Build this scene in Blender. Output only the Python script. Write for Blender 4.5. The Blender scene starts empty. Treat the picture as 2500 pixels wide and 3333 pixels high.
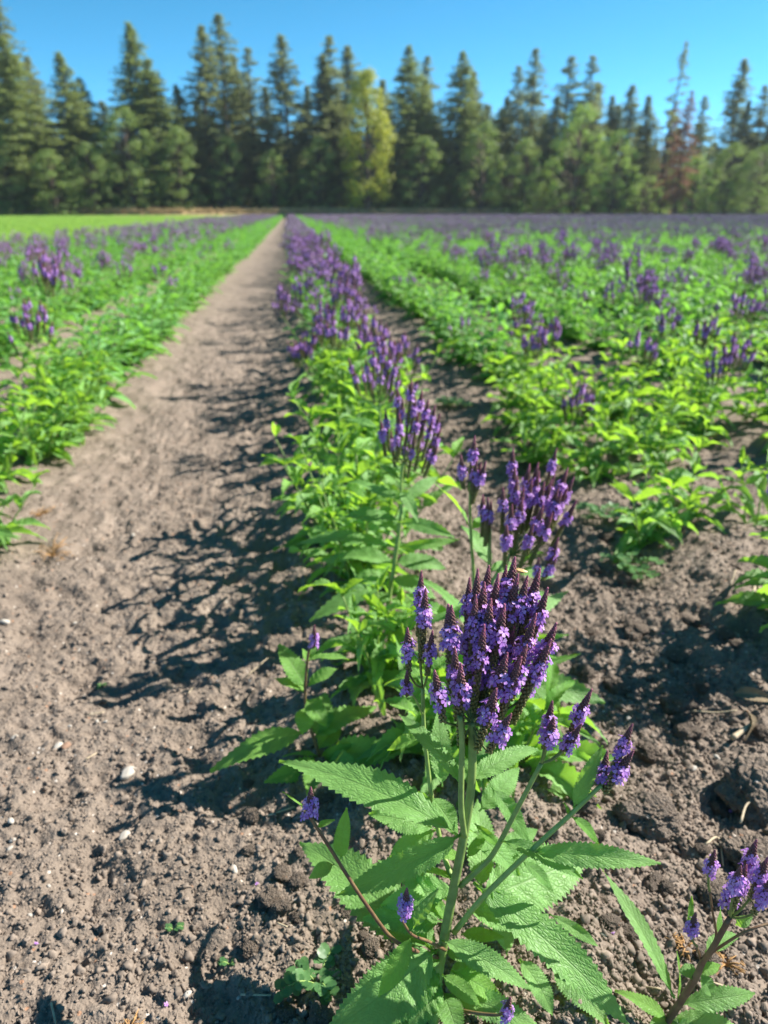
import bpy, math, random
import numpy as np
from mathutils import Vector, Matrix

# ------------------------------------------------------------------ camera, sky, sun, exposure
sc = bpy.context.scene
COL = sc.collection
CAM_H = 0.80
FPX = 2312.0
PITCH = math.atan((1666 - 688) / FPX)
YAW = math.atan((1250 - 940) / math.hypot(FPX, 978))
FWD = Vector((math.sin(YAW) * math.cos(PITCH), math.cos(YAW) * math.cos(PITCH), -math.sin(PITCH)))
RGT = Vector((math.cos(YAW), -math.sin(YAW), 0))
UPV = RGT.cross(FWD)
cam_d = bpy.data.cameras.new('camera')
cam = bpy.data.objects.new('camera', cam_d)
COL.objects.link(cam)
cam.matrix_world = Matrix(((RGT.x, UPV.x, -FWD.x, 0), (RGT.y, UPV.y, -FWD.y, 0), (RGT.z, UPV.z, -FWD.z, CAM_H), (0, 0, 0, 1)))
cam_d.sensor_fit = 'VERTICAL'
cam_d.sensor_height = 34.6
cam_d.lens = 24.0
cam_d.clip_start = 0.02
cam_d.clip_end = 2000
cam_d.dof.use_dof = True
cam_d.dof.focus_distance = 0.62
cam_d.dof.aperture_fstop = 5.4
sc.camera = cam

SUN_EL = math.radians(39)
SUN_DIR = Vector((0.967 * math.cos(SUN_EL), 0.255 * math.cos(SUN_EL), math.sin(SUN_EL))).normalized()
world = bpy.data.worlds.new('World')
sc.world = world
world.use_nodes = True
wn = world.node_tree
for n in list(wn.nodes):
    wn.nodes.remove(n)
sky = wn.nodes.new('ShaderNodeTexSky')
sky.sky_type = 'NISHITA'
sky.sun_disc = False
sky.sun_elevation = SUN_EL
sky.sun_rotation = math.atan2(SUN_DIR.x, SUN_DIR.y)
sky.altitude = 4000
sky.air_density = 0.45
sky.dust_density = 0.0
sky.ozone_density = 0.5
wgam = wn.nodes.new('ShaderNodeHueSaturation')
wgam.inputs['Saturation'].default_value = 1.3
wgam.inputs['Hue'].default_value = 0.472
wbg = wn.nodes.new('ShaderNodeBackground')
wbg.inputs['Strength'].default_value = 0.135
wout = wn.nodes.new('ShaderNodeOutputWorld')
wn.links.new(sky.outputs[0], wgam.inputs['Color'])
wn.links.new(wgam.outputs[0], wbg.inputs[0])
wn.links.new(wbg.outputs[0], wout.inputs[0])

sun_d = bpy.data.lights.new('sun', 'SUN')
sun_d.energy = 4.9
sun_d.angle = math.radians(0.5)
sun_d.color = (1.0, 0.95, 0.87)
sun = bpy.data.objects.new('sun', sun_d)
COL.objects.link(sun)
sun.rotation_euler = SUN_DIR.to_track_quat('Z', 'Y').to_euler()
sun.location = (10, 6, 20)

sc.view_settings.view_transform = 'Standard'
sc.view_settings.look = 'None'
sc.view_settings.gamma = 1
sc.view_settings.exposure = 1.3
sc.cycles.use_denoising = True
sc.cycles.max_bounces = 5
sc.cycles.diffuse_bounces = 3
sc.cycles.glossy_bounces = 2
sc.cycles.transmission_bounces = 3
sc.cycles.transparent_max_bounces = 4

# ------------------------------------------------------------------ helpers
def ray(x, y):
    return FWD + RGT * ((x - 1250) / FPX) - UPV * ((y - 1666) / FPX)

EYE = Vector((0, 0, CAM_H))

def P(x, y, Y):
    """point of the world plane Y seen at photo pixel x, y"""
    d = ray(x, y)
    return EYE + d * (Y / d.y)

def PZ(x, y, z):
    d = ray(x, y)
    return EYE + d * ((z - CAM_H) / d.z)

def depth(p):
    return (Vector(p) - EYE).dot(FWD)

def tag(o, label=None, cat=None, group=None, kind=None):
    if label: o['label'] = label
    if cat: o['category'] = cat
    if group: o['group'] = group
    if kind: o['kind'] = kind
    return o

def obj(name, me, parent=None, mat=None):
    o = bpy.data.objects.new(name, me)
    COL.objects.link(o)
    if mat is not None and len(me.materials) == 0:
        me.materials.append(mat)
    if parent is not None:
        o.parent = parent
    return o

def thing(name, label, cat, loc=(0, 0, 0), group=None):
    o = bpy.data.objects.new(name, None)
    COL.objects.link(o)
    o.empty_display_size = 0.05
    o.location = loc
    tag(o, label, cat, group)
    return o

def mesh(name, V, F, mats=(), smooth=True, mi=None, uv=None):
    me = bpy.data.meshes.new(name)
    me.from_pydata(V, [], F)
    for m in mats:
        me.materials.append(m)
    if smooth:
        me.polygons.foreach_set('use_smooth', np.ones(len(me.polygons), bool))
    if mi is not None:
        me.polygons.foreach_set('material_index', np.asarray(mi, np.int32))
    if uv is not None:
        ul = me.uv_layers.new(name='UVMap')
        li = np.empty(len(me.loops), np.int32)
        me.loops.foreach_get('vertex_index', li)
        ul.data.foreach_set('uv', np.asarray(uv, np.float32)[li].ravel())
    me.update()
    return me

class MB:
    """collects pieces into one mesh"""
    def __init__(self):
        self.V = []; self.F = []; self.M = []; self.UV = []
        self.n = 0
    def add(self, V, F, m=0, uv=None):
        self.V.append(np.asarray(V, float))
        self.F += [tuple(i + self.n for i in f) for f in F]
        self.M += [m] * len(F)
        self.UV.append(np.zeros((len(V), 2)) if uv is None else np.asarray(uv, float))
        self.n += len(V)
    def tube(self, pts, rads, sides=7, m=0, cap=True):
        pts = [Vector(p) for p in pts]
        n = len(pts)
        V = []; F = []
        ref = None
        for i, p in enumerate(pts):
            t = (pts[min(i + 1, n - 1)] - pts[max(i - 1, 0)]).normalized()
            if ref is None:
                ref = t.cross(Vector((0.13, 0.9, 0.3))).normalized()
            u = (ref - t * ref.dot(t)).normalized(); ref = u
            w = t.cross(u)
            for k in range(sides):
                a = 2 * math.pi * k / sides
                V.append(p + (u * math.cos(a) + w * math.sin(a)) * rads[i])
        for i in range(n - 1):
            for k in range(sides):
                k2 = (k + 1) % sides
                F.append((i * sides + k, i * sides + k2, (i + 1) * sides + k2, (i + 1) * sides + k))
        if cap:
            F.append(tuple((n - 1) * sides + k for k in range(sides)))
            F.append(tuple(reversed(range(sides))))
        self.add(V, F, m)
    def mesh(self, name, mats, smooth=True, uv=False):
        return mesh(name, np.concatenate(self.V), self.F, mats, smooth, self.M, np.concatenate(self.UV) if uv else None)

def smooth_line(pts, k=4):
    """Catmull-Rom through points"""
    pts = [Vector(p) for p in pts]
    q = [pts[0] * 2 - pts[1]] + pts + [pts[-1] * 2 - pts[-2]]
    out = []
    for i in range(1, len(q) - 2):
        a, b, c, d = q[i - 1], q[i], q[i + 1], q[i + 2]
        for s in range(k):
            t = s / k
            out.append(0.5 * ((2 * b) + (c - a) * t + (2 * a - 5 * b + 4 * c - d) * t * t + (3 * b - a - 3 * c + d) * t ** 3))
    out.append(pts[-1])
    return out

# ------------------------------------------------------------------ numpy noise
def _hash(ix, iy, s):
    h = (ix.astype(np.int64) * 374761393 + iy.astype(np.int64) * 668265263 + s * 1442695041) & 0x7fffffff
    h = ((h ^ (h >> 13)) * 1274126177) & 0x7fffffff
    h = ((h ^ (h >> 16)) * 2246822519) & 0x7fffffff
    return (h ^ (h >> 15)) / 0x7fffffff

def vnoise(x, y, s=0):
    ix = np.floor(x); iy = np.floor(y)
    fx = x - ix; fy = y - iy
    fx = fx * fx * fx * (fx * (fx * 6 - 15) + 10); fy = fy * fy * fy * (fy * (fy * 6 - 15) + 10)
    a = _hash(ix, iy, s); b = _hash(ix + 1, iy, s); c = _hash(ix, iy + 1, s); d = _hash(ix + 1, iy + 1, s)
    return (a * (1 - fx) + b * fx) * (1 - fy) + (c * (1 - fx) + d * fx) * fy - 0.5

def lumps(x, y, s=0):
    """rounded lumps, each cell with its own height"""
    ix = np.floor(x); iy = np.floor(y)
    out = np.zeros_like(x)
    for dx in (-1, 0, 1):
        for dy in (-1, 0, 1):
            cx = ix + dx; cy = iy + dy
            px = cx + _hash(cx, cy, s); py = cy + _hash(cx, cy, s + 7)
            r = 0.45 + 0.5 * _hash(cx, cy, s + 13)
            d2 = ((x - px) ** 2 + (y - py) ** 2) / (r * r)
            out = np.maximum(out, np.sqrt(np.maximum(0, 1 - d2)) * r)
    return out

ROWS_L = [-0.93, -1.72, -2.52, -3.45, -4.25]
ROW0 = 0.17
ROWS_R = [1.0 + 0.82 * k for k in range(100)]

def ground_h(x, y):
    x = np.asarray(x, float); y = np.asarray(y, float)
    h = 0.045 * np.exp(-((x - ROW0 - 0.03) / 0.21) ** 2)
    for r in ROWS_L[:4] + ROWS_R[:5]:
        h = h + 0.035 * np.exp(-((x - r) / 0.22) ** 2)
    near = np.clip((9 - y) / 5, 0, 1)
    rough = 0.30 + 0.5 * np.clip((x + 0.08) / 0.3, 0, 1)
    rough = rough + 0.25 * np.clip((x - 0.28) / 0.25, 0, 1) * np.clip((2.4 - y) / 0.8, 0, 1)
    h = h + 0.012 * near * vnoise(x * 11, y * 6, 31) * vnoise(x * 3, y * 2, 32) * 4 + 0.020 * vnoise(x * 2.3, y * 2.3, 1) + 0.016 * vnoise(x * 6.1, y * 6.1, 2) * rough
    wx = x + 0.03 * vnoise(x * 14, y * 14, 3); wy = y + 0.03 * vnoise(x * 14, y * 14, 4)
    big = lumps(wx * 9, wy * 9, 5) - 0.5
    gate = np.clip(vnoise(x * 4, y * 4, 6) * 3 + 0.4, 0, 1)
    h = h + near * rough * 0.015 * big * gate
    h = h + near * (0.35 + 0.65 * rough) * 0.007 * (lumps(wx * 26, wy * 26, 8) - 0.5)
    m2 = lumps(x * 62 + 0.4 * vnoise(x * 60, y * 60, 12), y * 62, 9) - 0.5
    h = h + near * (0.0072 * m2) * (0.9 + 0.1 * rough)
    h = h + near * 0.0046 * (lumps(x * 118 + m2, y * 118, 10) - 0.4)
    # pits
    pit = np.clip(lumps(wx * 17, wy * 17, 20) - 0.62, 0, 1)
    h = h - near * pit * 0.05
    return h

def gh(x, y):
    return float(ground_h(np.array([x]), np.array([y]))[0])

# ------------------------------------------------------------------ materials
def nmat(name):
    m = bpy.data.materials.new(name)
    m.use_nodes = True
    nt = m.node_tree
    for n in list(nt.nodes):
        nt.nodes.remove(n)
    out = nt.nodes.new('ShaderNodeOutputMaterial')
    return m, nt, out

def N(nt, t, **kw):
    n = nt.nodes.new(t)
    for k, v in kw.items():
        setattr(n, k, v)
    return n

def ramp(nt, stops, fac=None):
    r = nt.nodes.new('ShaderNodeValToRGB')
    el = r.color_ramp.elements
    while len(el) < len(stops):
        el.new(0.5)
    for e, (p, c) in zip(el, stops):
        e.position = p
        e.color = (*c, 1) if len(c) == 3 else c
    if fac is not None:
        nt.links.new(fac, r.inputs[0])
    return r

def math_(nt, op, a, b=None, clamp=False):
    n = nt.nodes.new('ShaderNodeMath'); n.operation = op; n.use_clamp = clamp
    for i, v in enumerate((a, b)):
        if v is None: continue
        if isinstance(v, (int, float)): n.inputs[i].default_value = v
        else: nt.links.new(v, n.inputs[i])
    return n.outputs[0]

def mixc(nt, fac, a, b, mode='MIX'):
    n = nt.nodes.new('ShaderNodeMix'); n.data_type = 'RGBA'; n.blend_type = mode
    for s, v in ((n.inputs[0], fac), (n.inputs[6], a), (n.inputs[7], b)):
        if isinstance(v, (int, float)): s.default_value = v
        elif isinstance(v, (tuple, list)): s.default_value = (*v, 1)
        else: nt.links.new(v, s)
    return n.outputs[2]

def simple(name, col, rough=0.7, spec=0.3, noise=None, bump=0.0, nscale=60, var=0.25):
    m, nt, out = nmat(name)
    b = N(nt, 'ShaderNodeBsdfPrincipled')
    b.inputs['Roughness'].default_value = rough
    b.inputs['Specular IOR Level'].default_value = spec
    tc = N(nt, 'ShaderNodeTexCoord')
    nz = N(nt, 'ShaderNodeTexNoise'); nz.inputs['Scale'].default_value = nscale; nz.inputs['Detail'].default_value = 4
    nt.links.new(tc.outputs['Object'], nz.inputs['Vector'])
    oi = N(nt, 'ShaderNodeObjectInfo')
    lo = tuple(c * (1 - var) for c in col); hi = tuple(min(1, c * (1 + var)) for c in (noise or col))
    f = math_(nt, 'ADD', math_(nt, 'MULTIPLY', nz.outputs[0], 0.75), math_(nt, 'MULTIPLY', oi.outputs['Random'], 0.25))
    r = ramp(nt, [(0.3, lo), (0.7, hi)], f)
    nt.links.new(r.outputs[0], b.inputs['Base Color'])
    if bump:
        bp = N(nt, 'ShaderNodeBump'); bp.inputs['Strength'].default_value = bump; bp.inputs['Distance'].default_value = 0.002
        nt.links.new(nz.outputs[0], bp.inputs['Height']); nt.links.new(bp.outputs[0], b.inputs['Normal'])
    nt.links.new(b.outputs[0], out.inputs[0])
    return m

def leaf_mat(name, dark, lite, trans, tfac=0.35, veins=True, rough=0.42, spec=0.5):
    m, nt, out = nmat(name)
    b = N(nt, 'ShaderNodeBsdfPrincipled')
    b.inputs['Roughness'].default_value = rough
    b.inputs['Specular IOR Level'].default_value = spec
    tr = N(nt, 'ShaderNodeBsdfTranslucent')
    mx = N(nt, 'ShaderNodeMixShader'); mx.inputs[0].default_value = tfac
    geo = N(nt, 'ShaderNodeNewGeometry'); oi = N(nt, 'ShaderNodeObjectInfo')
    rnd = math_(nt, 'FRACT', math_(nt, 'ADD', geo.outputs['Random Per Island'], math_(nt, 'MULTIPLY', oi.outputs['Random'], 7.3)))
    r = ramp(nt, [(0.0, dark), (1.0, lite)], rnd)
    col = r.outputs[0]
    tcol = mixc(nt, rnd, trans, tuple(min(1, c * 1.25) for c in trans))
    if veins:
        uv = N(nt, 'ShaderNodeUVMap')
        sp = N(nt, 'ShaderNodeSeparateXYZ'); nt.links.new(uv.outputs[0], sp.inputs[0])
        u, v = sp.outputs[0], sp.outputs[1]          # u along 0..1, v across -1..1
        av = math_(nt, 'ABSOLUTE', v)
        # side veins sweep forward from the midrib
        ph = math_(nt, 'SUBTRACT', math_(nt, 'MULTIPLY', u, 13.0), math_(nt, 'MULTIPLY', av, 2.2))
        tri = math_(nt, 'ABSOLUTE', math_(nt, 'SUBTRACT', math_(nt, 'FRACT', ph), 0.5))     # 0 on a vein
        vein = math_(nt, 'SMOOTH_MIN', math_(nt, 'MULTIPLY', tri, 5.0), 1.0)
        rib = math_(nt, 'MULTIPLY', av, 14.0, True)
        cmb = N(nt, 'ShaderNodeCombineXYZ')
        nt.links.new(math_(nt, 'MULTIPLY', u, 30.0), cmb.inputs[0]); nt.links.new(math_(nt, 'MULTIPLY', v, 6.5), cmb.inputs[1])
        nt.links.new(math_(nt, 'MULTIPLY', oi.outputs['Random'], 40), cmb.inputs[2])
        vo = N(nt, 'ShaderNodeTexVoronoi'); vo.feature = 'DISTANCE_TO_EDGE'; vo.inputs['Scale'].default_value = 1.0
        nt.links.new(cmb.outputs[0], vo.inputs['Vector'])
        ret = math_(nt, 'MULTIPLY', vo.outputs['Distance'], 5.0, True)
        hgt = math_(nt, 'MULTIPLY', math_(nt, 'MULTIPLY', math_(nt, 'ADD', math_(nt, 'MULTIPLY', vein, 0.6), 0.4), rib),
                    math_(nt, 'ADD', math_(nt, 'MULTIPLY', ret, 0.6), 0.4))
        bp = N(nt, 'ShaderNodeBump'); bp.inputs['Strength'].default_value = 0.6; bp.inputs['Distance'].default_value = 0.0012
        nt.links.new(hgt, bp.inputs['Height']); nt.links.new(bp.outputs[0], b.inputs['Normal'])
        vm = math_(nt, 'MULTIPLY', math_(nt, 'SUBTRACT', 1.0, hgt), 0.55)
        col = mixc(nt, vm, col, tuple(min(1, c * 0.72 + 0.01) for c in dark))
        ribm = math_(nt, 'MULTIPLY', math_(nt, 'SUBTRACT', 1.0, math_(nt, 'MULTIPLY', av, 22.0, True)), 0.55)
        col = mixc(nt, ribm, col, (0.22, 0.36, 0.13))
        nz = N(nt, 'ShaderNodeTexNoise'); nz.inputs['Scale'].default_value = 0.6
        nt.links.new(cmb.outputs[0], nz.inputs['Vector'])
        col = mixc(nt, 0.5, col, ramp(nt, [(0.3, (0.75, 0.75, 0.75)), (0.7, (1.2, 1.2, 1.1))], nz.outputs[0]).outputs[0], 'MULTIPLY')
    nt.links.new(col, b.inputs['Base Color']); nt.links.new(tcol, tr.inputs[0])
    nt.links.new(b.outputs[0], mx.inputs[1]); nt.links.new(tr.outputs[0], mx.inputs[2])
    nt.links.new(mx.outputs[0], out.inputs[0])
    return m

M = {}
M['leaf'] = leaf_mat('leaf_green', (0.15, 0.33, 0.08), (0.24, 0.46, 0.14), (0.34, 0.62, 0.05), 0.40, rough=0.52, spec=0.45)
M['leaf_young'] = leaf_mat('leaf_young', (0.15, 0.34, 0.06), (0.23, 0.46, 0.09), (0.38, 0.64, 0.04), 0.42, rough=0.5, spec=0.4)
M['foliage'] = leaf_mat('foliage_green', (0.07, 0.20, 0.045), (0.22, 0.44, 0.15), (0.26, 0.58, 0.06), 0.40, veins=False, rough=0.52, spec=0.45)
M['crop'] = leaf_mat('crop_green', (0.16, 0.33, 0.06), (0.28, 0.45, 0.12), (0.42, 0.64, 0.10), 0.42, veins=False, rough=0.55, spec=0.3)
M['weed'] = leaf_mat('weed_green', (0.07, 0.17, 0.06), (0.12, 0.25, 0.09), (0.25, 0.45, 0.08), 0.35, veins=False)
M['stem'] = simple('stem_green', (0.23, 0.33, 0.085), 0.5, 0.4, nscale=90)
M['stem_red'] = simple('stem_reddish', (0.17, 0.085, 0.05), 0.5, 0.4, noise=(0.2, 0.14, 0.06), nscale=90)
M['stalk'] = simple('stalk_olive', (0.15, 0.20, 0.055), 0.55, 0.3, nscale=120)

def petal_mat():
    m, nt, out = nmat('petal_violet')
    b = N(nt, 'ShaderNodeBsdfPrincipled'); b.inputs['Roughness'].default_value = 0.6; b.inputs['Specular IOR Level'].default_value = 0.25
    tr = N(nt, 'ShaderNodeBsdfTranslucent'); mx = N(nt, 'ShaderNodeMixShader'); mx.inputs[0].default_value = 0.35
    geo = N(nt, 'ShaderNodeNewGeometry'); oi = N(nt, 'ShaderNodeObjectInfo')
    rnd = math_(nt, 'FRACT', math_(nt, 'ADD', geo.outputs['Random Per Island'], math_(nt, 'MULTIPLY', oi.outputs['Random'], 5.1)))
    r = ramp(nt, [(0.0, (0.40, 0.17, 0.58)), (0.6, (0.56, 0.29, 0.72)), (1.0, (0.72, 0.46, 0.84))], rnd)
    nt.links.new(r.outputs[0], b.inputs['Base Color']); nt.links.new(r.outputs[0], tr.inputs[0])
    nt.links.new(b.outputs[0], mx.inputs[1]); nt.links.new(tr.outputs[0], mx.inputs[2]); nt.links.new(mx.outputs[0], out.inputs[0])
    return m
M['petal'] = petal_mat()
M['petal_far'] = simple('petal_muted', (0.42, 0.29, 0.50), 0.7, 0.2, noise=(0.54, 0.41, 0.58))

def bud_mat():
    """buds: olive at the foot of a spike, maroon above, pink at the tip (follows the spike's own length)"""
    m, nt, out = nmat('bud_maroon')
    b = N(nt, 'ShaderNodeBsdfPrincipled'); b.inputs['Roughness'].default_value = 0.6; b.inputs['Specular IOR Level'].default_value = 0.3
    tc = N(nt, 'ShaderNodeTexCoord'); sp = N(nt, 'ShaderNodeSeparateXYZ'); nt.links.new(tc.outputs['Object'], sp.inputs[0])
    f = math_(nt, 'DIVIDE', math_(nt, 'ADD', sp.outputs[2], 0.06), 0.086)
    geo = N(nt, 'ShaderNodeNewGeometry')
    f = math_(nt, 'ADD', f, math_(nt, 'MULTIPLY', math_(nt, 'SUBTRACT', geo.outputs['Random Per Island'], 0.5), 0.16))
    r = ramp(nt, [(0.0, (0.20, 0.23, 0.06)), (0.45, (0.20, 0.18, 0.065)), (0.66, (0.16, 0.092, 0.075)), (0.9, (0.19, 0.085, 0.085)), (1.0, (0.42, 0.12, 0.19))], f)
    nt.links.new(r.outputs[0], b.inputs['Base Color']); nt.links.new(b.outputs[0], out.inputs[0])
    return m
M['bud'] = bud_mat()
M['bud_far'] = simple('spike_purple', (0.18, 0.10, 0.13), 0.7, 0.2, noise=(0.22, 0.14, 0.13))

def soil_mat(name='dry_soil', k=1.0, bd=0.003):
    m, nt, out = nmat(name)
    b = N(nt, 'ShaderNodeBsdfPrincipled'); b.inputs['Roughness'].default_value = 0.95; b.inputs['Specular IOR Level'].default_value = 0.12
    tc = N(nt, 'ShaderNodeTexCoord')
    def nz(scale, det=5, rough=0.6):
        n = N(nt, 'ShaderNodeTexNoise'); n.inputs['Scale'].default_value = scale * k; n.inputs['Detail'].default_value = det; n.inputs['Roughness'].default_value = rough
        nt.links.new(tc.outputs['Object'], n.inputs['Vector']); return n.outputs[0]
    c = ramp(nt, [(0.3, (0.178, 0.141, 0.112)), (0.7, (0.265, 0.212, 0.170))], nz(7)).outputs[0]
    c = mixc(nt, 0.75, c, ramp(nt, [(0.3, (0.70, 0.69, 0.69)), (0.55, (1.0, 1.0, 1.0)), (0.75, (1.28, 1.25, 1.20))], nz(230, 4, 0.7)).outputs[0], 'MULTIPLY')
    # pale mineral grains and reddish specks
    vo = N(nt, 'ShaderNodeTexVoronoi'); vo.inputs['Scale'].default_value = 150 * k
    nt.links.new(tc.outputs['Object'], vo.inputs['Vector'])
    sep = N(nt, 'ShaderNodeSeparateColor'); nt.links.new(vo.outputs['Color'], sep.inputs[0])
    grain = math_(nt, 'MULTIPLY', math_(nt, 'GREATER_THAN', sep.outputs[0], 0.965), math_(nt, 'LESS_THAN', vo.outputs['Distance'], 0.32))
    c = mixc(nt, grain, c, (0.52, 0.46, 0.40))
    red = math_(nt, 'MULTIPLY', math_(nt, 'GREATER_THAN', sep.outputs[1], 0.975), math_(nt, 'LESS_THAN', vo.outputs['Distance'], 0.38))
    c = mixc(nt, math_(nt, 'MULTIPLY', red, 0.7), c, (0.36, 0.19, 0.11))
    nt.links.new(c, b.inputs['Base Color'])
    vb = N(nt, 'ShaderNodeTexVoronoi'); vb.inputs['Scale'].default_value = 240 * k; vb.feature = 'SMOOTH_F1'
    nt.links.new(tc.outputs['Object'], vb.inputs['Vector'])
    hh = math_(nt, 'ADD', math_(nt, 'MULTIPLY', vb.outputs['Distance'], -0.8), math_(nt, 'MULTIPLY', nz(420, 3), 0.7))
    bp = N(nt, 'ShaderNodeBump'); bp.inputs['Strength'].default_value = 0.9; bp.inputs['Distance'].default_value = bd
    nt.links.new(hh, bp.inputs['Height']); nt.links.new(bp.outputs[0], b.inputs['Normal'])
    nt.links.new(b.outputs[0], out.inputs[0])
    return m
M['soil'] = soil_mat()
M['clod'] = soil_mat('clod_soil', 0.03, 0.012)
M['crumb'] = simple('crumb_soil', (0.215, 0.172, 0.139), 0.95, 0.1, nscale=1.5, var=0.28)
M['stone_pale'] = simple('pale_stone', (0.40, 0.36, 0.31), 0.7, 0.3, nscale=300)
M['stone_brown'] = simple('brown_stone', (0.25, 0.15, 0.10), 0.7, 0.3, nscale=300)
M['straw'] = simple('dry_straw', (0.45, 0.36, 0.24), 0.7, 0.3, nscale=200)
M['drygrass'] = simple('dry_grass', (0.50, 0.37, 0.19), 0.8, 0.2, nscale=3, var=0.35)
M['litter'] = simple('forest_litter', (0.11, 0.085, 0.055), 0.9, 0.1, nscale=0.6, var=0.4)
M['dryleaf'] = simple('withered_leaf', (0.20, 0.15, 0.09), 0.8, 0.2, nscale=80)
M['orange'] = simple('dried_weed', (0.42, 0.24, 0.10), 0.8, 0.2, nscale=200)
M['bark'] = simple('bark_grey', (0.10, 0.075, 0.06), 0.9, 0.1, nscale=3)
M['needles'] = leaf_mat('needles_dark', (0.12, 0.145, 0.085), (0.24, 0.265, 0.135), (0.30, 0.35, 0.12), 0.38, veins=False, rough=0.6, spec=0.25)
M['needles_g'] = leaf_mat('needles_green', (0.13, 0.17, 0.075), (0.26, 0.30, 0.125), (0.32, 0.40, 0.10), 0.38, veins=False, rough=0.6, spec=0.25)
M['needles_red'] = leaf_mat('needles_dead', (0.24, 0.12, 0.07), (0.40, 0.21, 0.13), (0.36, 0.18, 0.10), 0.3, veins=False, rough=0.7, spec=0.2)
M['broad'] = leaf_mat('broadleaf_green', (0.11, 0.175, 0.055), (0.22, 0.30, 0.10), (0.32, 0.44, 0.08), 0.38, veins=False, rough=0.5, spec=0.3)
M['broad_l'] = leaf_mat('broadleaf_light', (0.15, 0.25, 0.06), (0.28, 0.40, 0.11), (0.38, 0.54, 0.09), 0.38, veins=False, rough=0.5, spec=0.3)
M['broad_y'] = leaf_mat('broadleaf_yellow', (0.26, 0.29, 0.04), (0.42, 0.44, 0.06), (0.52, 0.55, 0.06), 0.34, veins=False, rough=0.5, spec=0.3)

# ------------------------------------------------------------------ ground: one sheet to the horizon
def graded(start, end, first, f):
    out = [start]; s = first
    while out[-1] < end:
        out.append(out[-1] + s); s = f(out[-1] - start, s)
    return out
ys = [-40, -15, -6, -3, -1.6, -0.9, -0.5, -0.2, 0.0, 0.15, 0.25, 0.31]
y = 0.36
while y < 420:
    ys.append(y)
    y += 0.0031 if y < 1.0 else (0.0031 * (y / 1.0) ** 1.6 if y < 4 else 0.006 * y)
    if y > 9: y += 0.03 * y
xs = list(np.arange(-0.55, 0.80, 0.0034))
s = 0.0034; x = xs[-1]; right = []
while x < 420:
    s = min(s * 1.03, 30); x += s; right.append(x)
s = 0.0034; x = xs[0]; left = []
while x > -420:
    s = min(s * 1.03, 30); x -= s; left.append(x)
xs = np.array(left[::-1] + xs + right); ys = np.array(ys)
GX, GY = np.meshgrid(xs, ys)
GZ = ground_h(GX.ravel(), GY.ravel())
nx, ny = len(xs), len(ys)
idx = np.arange(nx * ny).reshape(ny, nx)
quads = np.stack([idx[:-1, :-1], idx[:-1, 1:], idx[1:, 1:], idx[1:, :-1]], -1).reshape(-1, 4)
gm = bpy.data.meshes.new('ground')
gm.vertices.add(nx * ny)
gm.vertices.foreach_set('co', np.stack([GX.ravel(), GY.ravel(), GZ], -1).astype(np.float32).ravel())
gm.loops.add(quads.size); gm.loops.foreach_set('vertex_index', quads.astype(np.int32).ravel())
gm.polygons.add(len(quads)); gm.polygons.foreach_set('loop_start', np.arange(0, quads.size, 4, dtype=np.int32))
gm.polygons.foreach_set('use_smooth', np.ones(len(quads), bool))
gm.update(calc_edges=True)
gm.materials.append(M['soil'])
print('ground quads', len(quads))
ground = obj('ground', gm)
tag(ground, 'bare crumbly grey-brown soil of the field and path', None, None, 'structure')

# dry verge between the field and the trees
vb = MB()
def sheet(name, x0, x1, y0, y1, nx_, ny_, zf, mat, label):
    VV = []; FF = []
    for yy in np.linspace(y0, y1, ny_):
        for xx in np.linspace(x0, x1, nx_):
            VV.append((xx, yy, zf(xx, yy)))
    for j in range(ny_ - 1):
        for i in range(nx_ - 1):
            a = j * nx_ + i
            FF.append((a, a + 1, a + 1 + nx_, a + nx_))
    return tag(obj(name, mesh(name, VV, FF, [mat])), label, None, None, 'structure')
sheet('verge', -160, 190, 97, 108, 90, 9, lambda x, y: -0.05 + 0.75 * min(1, (y - 97) / 2.5) + 0.10 * math.sin(x * 0.31 + y), M['drygrass'], 'strip of dry tan grass between the field and the trees')
sheet('forest_floor', -200, 240, 106, 300, 60, 20, lambda x, y: 0.2 + 0.04 * (y - 106) + 0.12 * math.sin(x * 0.2 + y), M['litter'], 'shaded brown forest floor rising gently behind the first trees')

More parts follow.
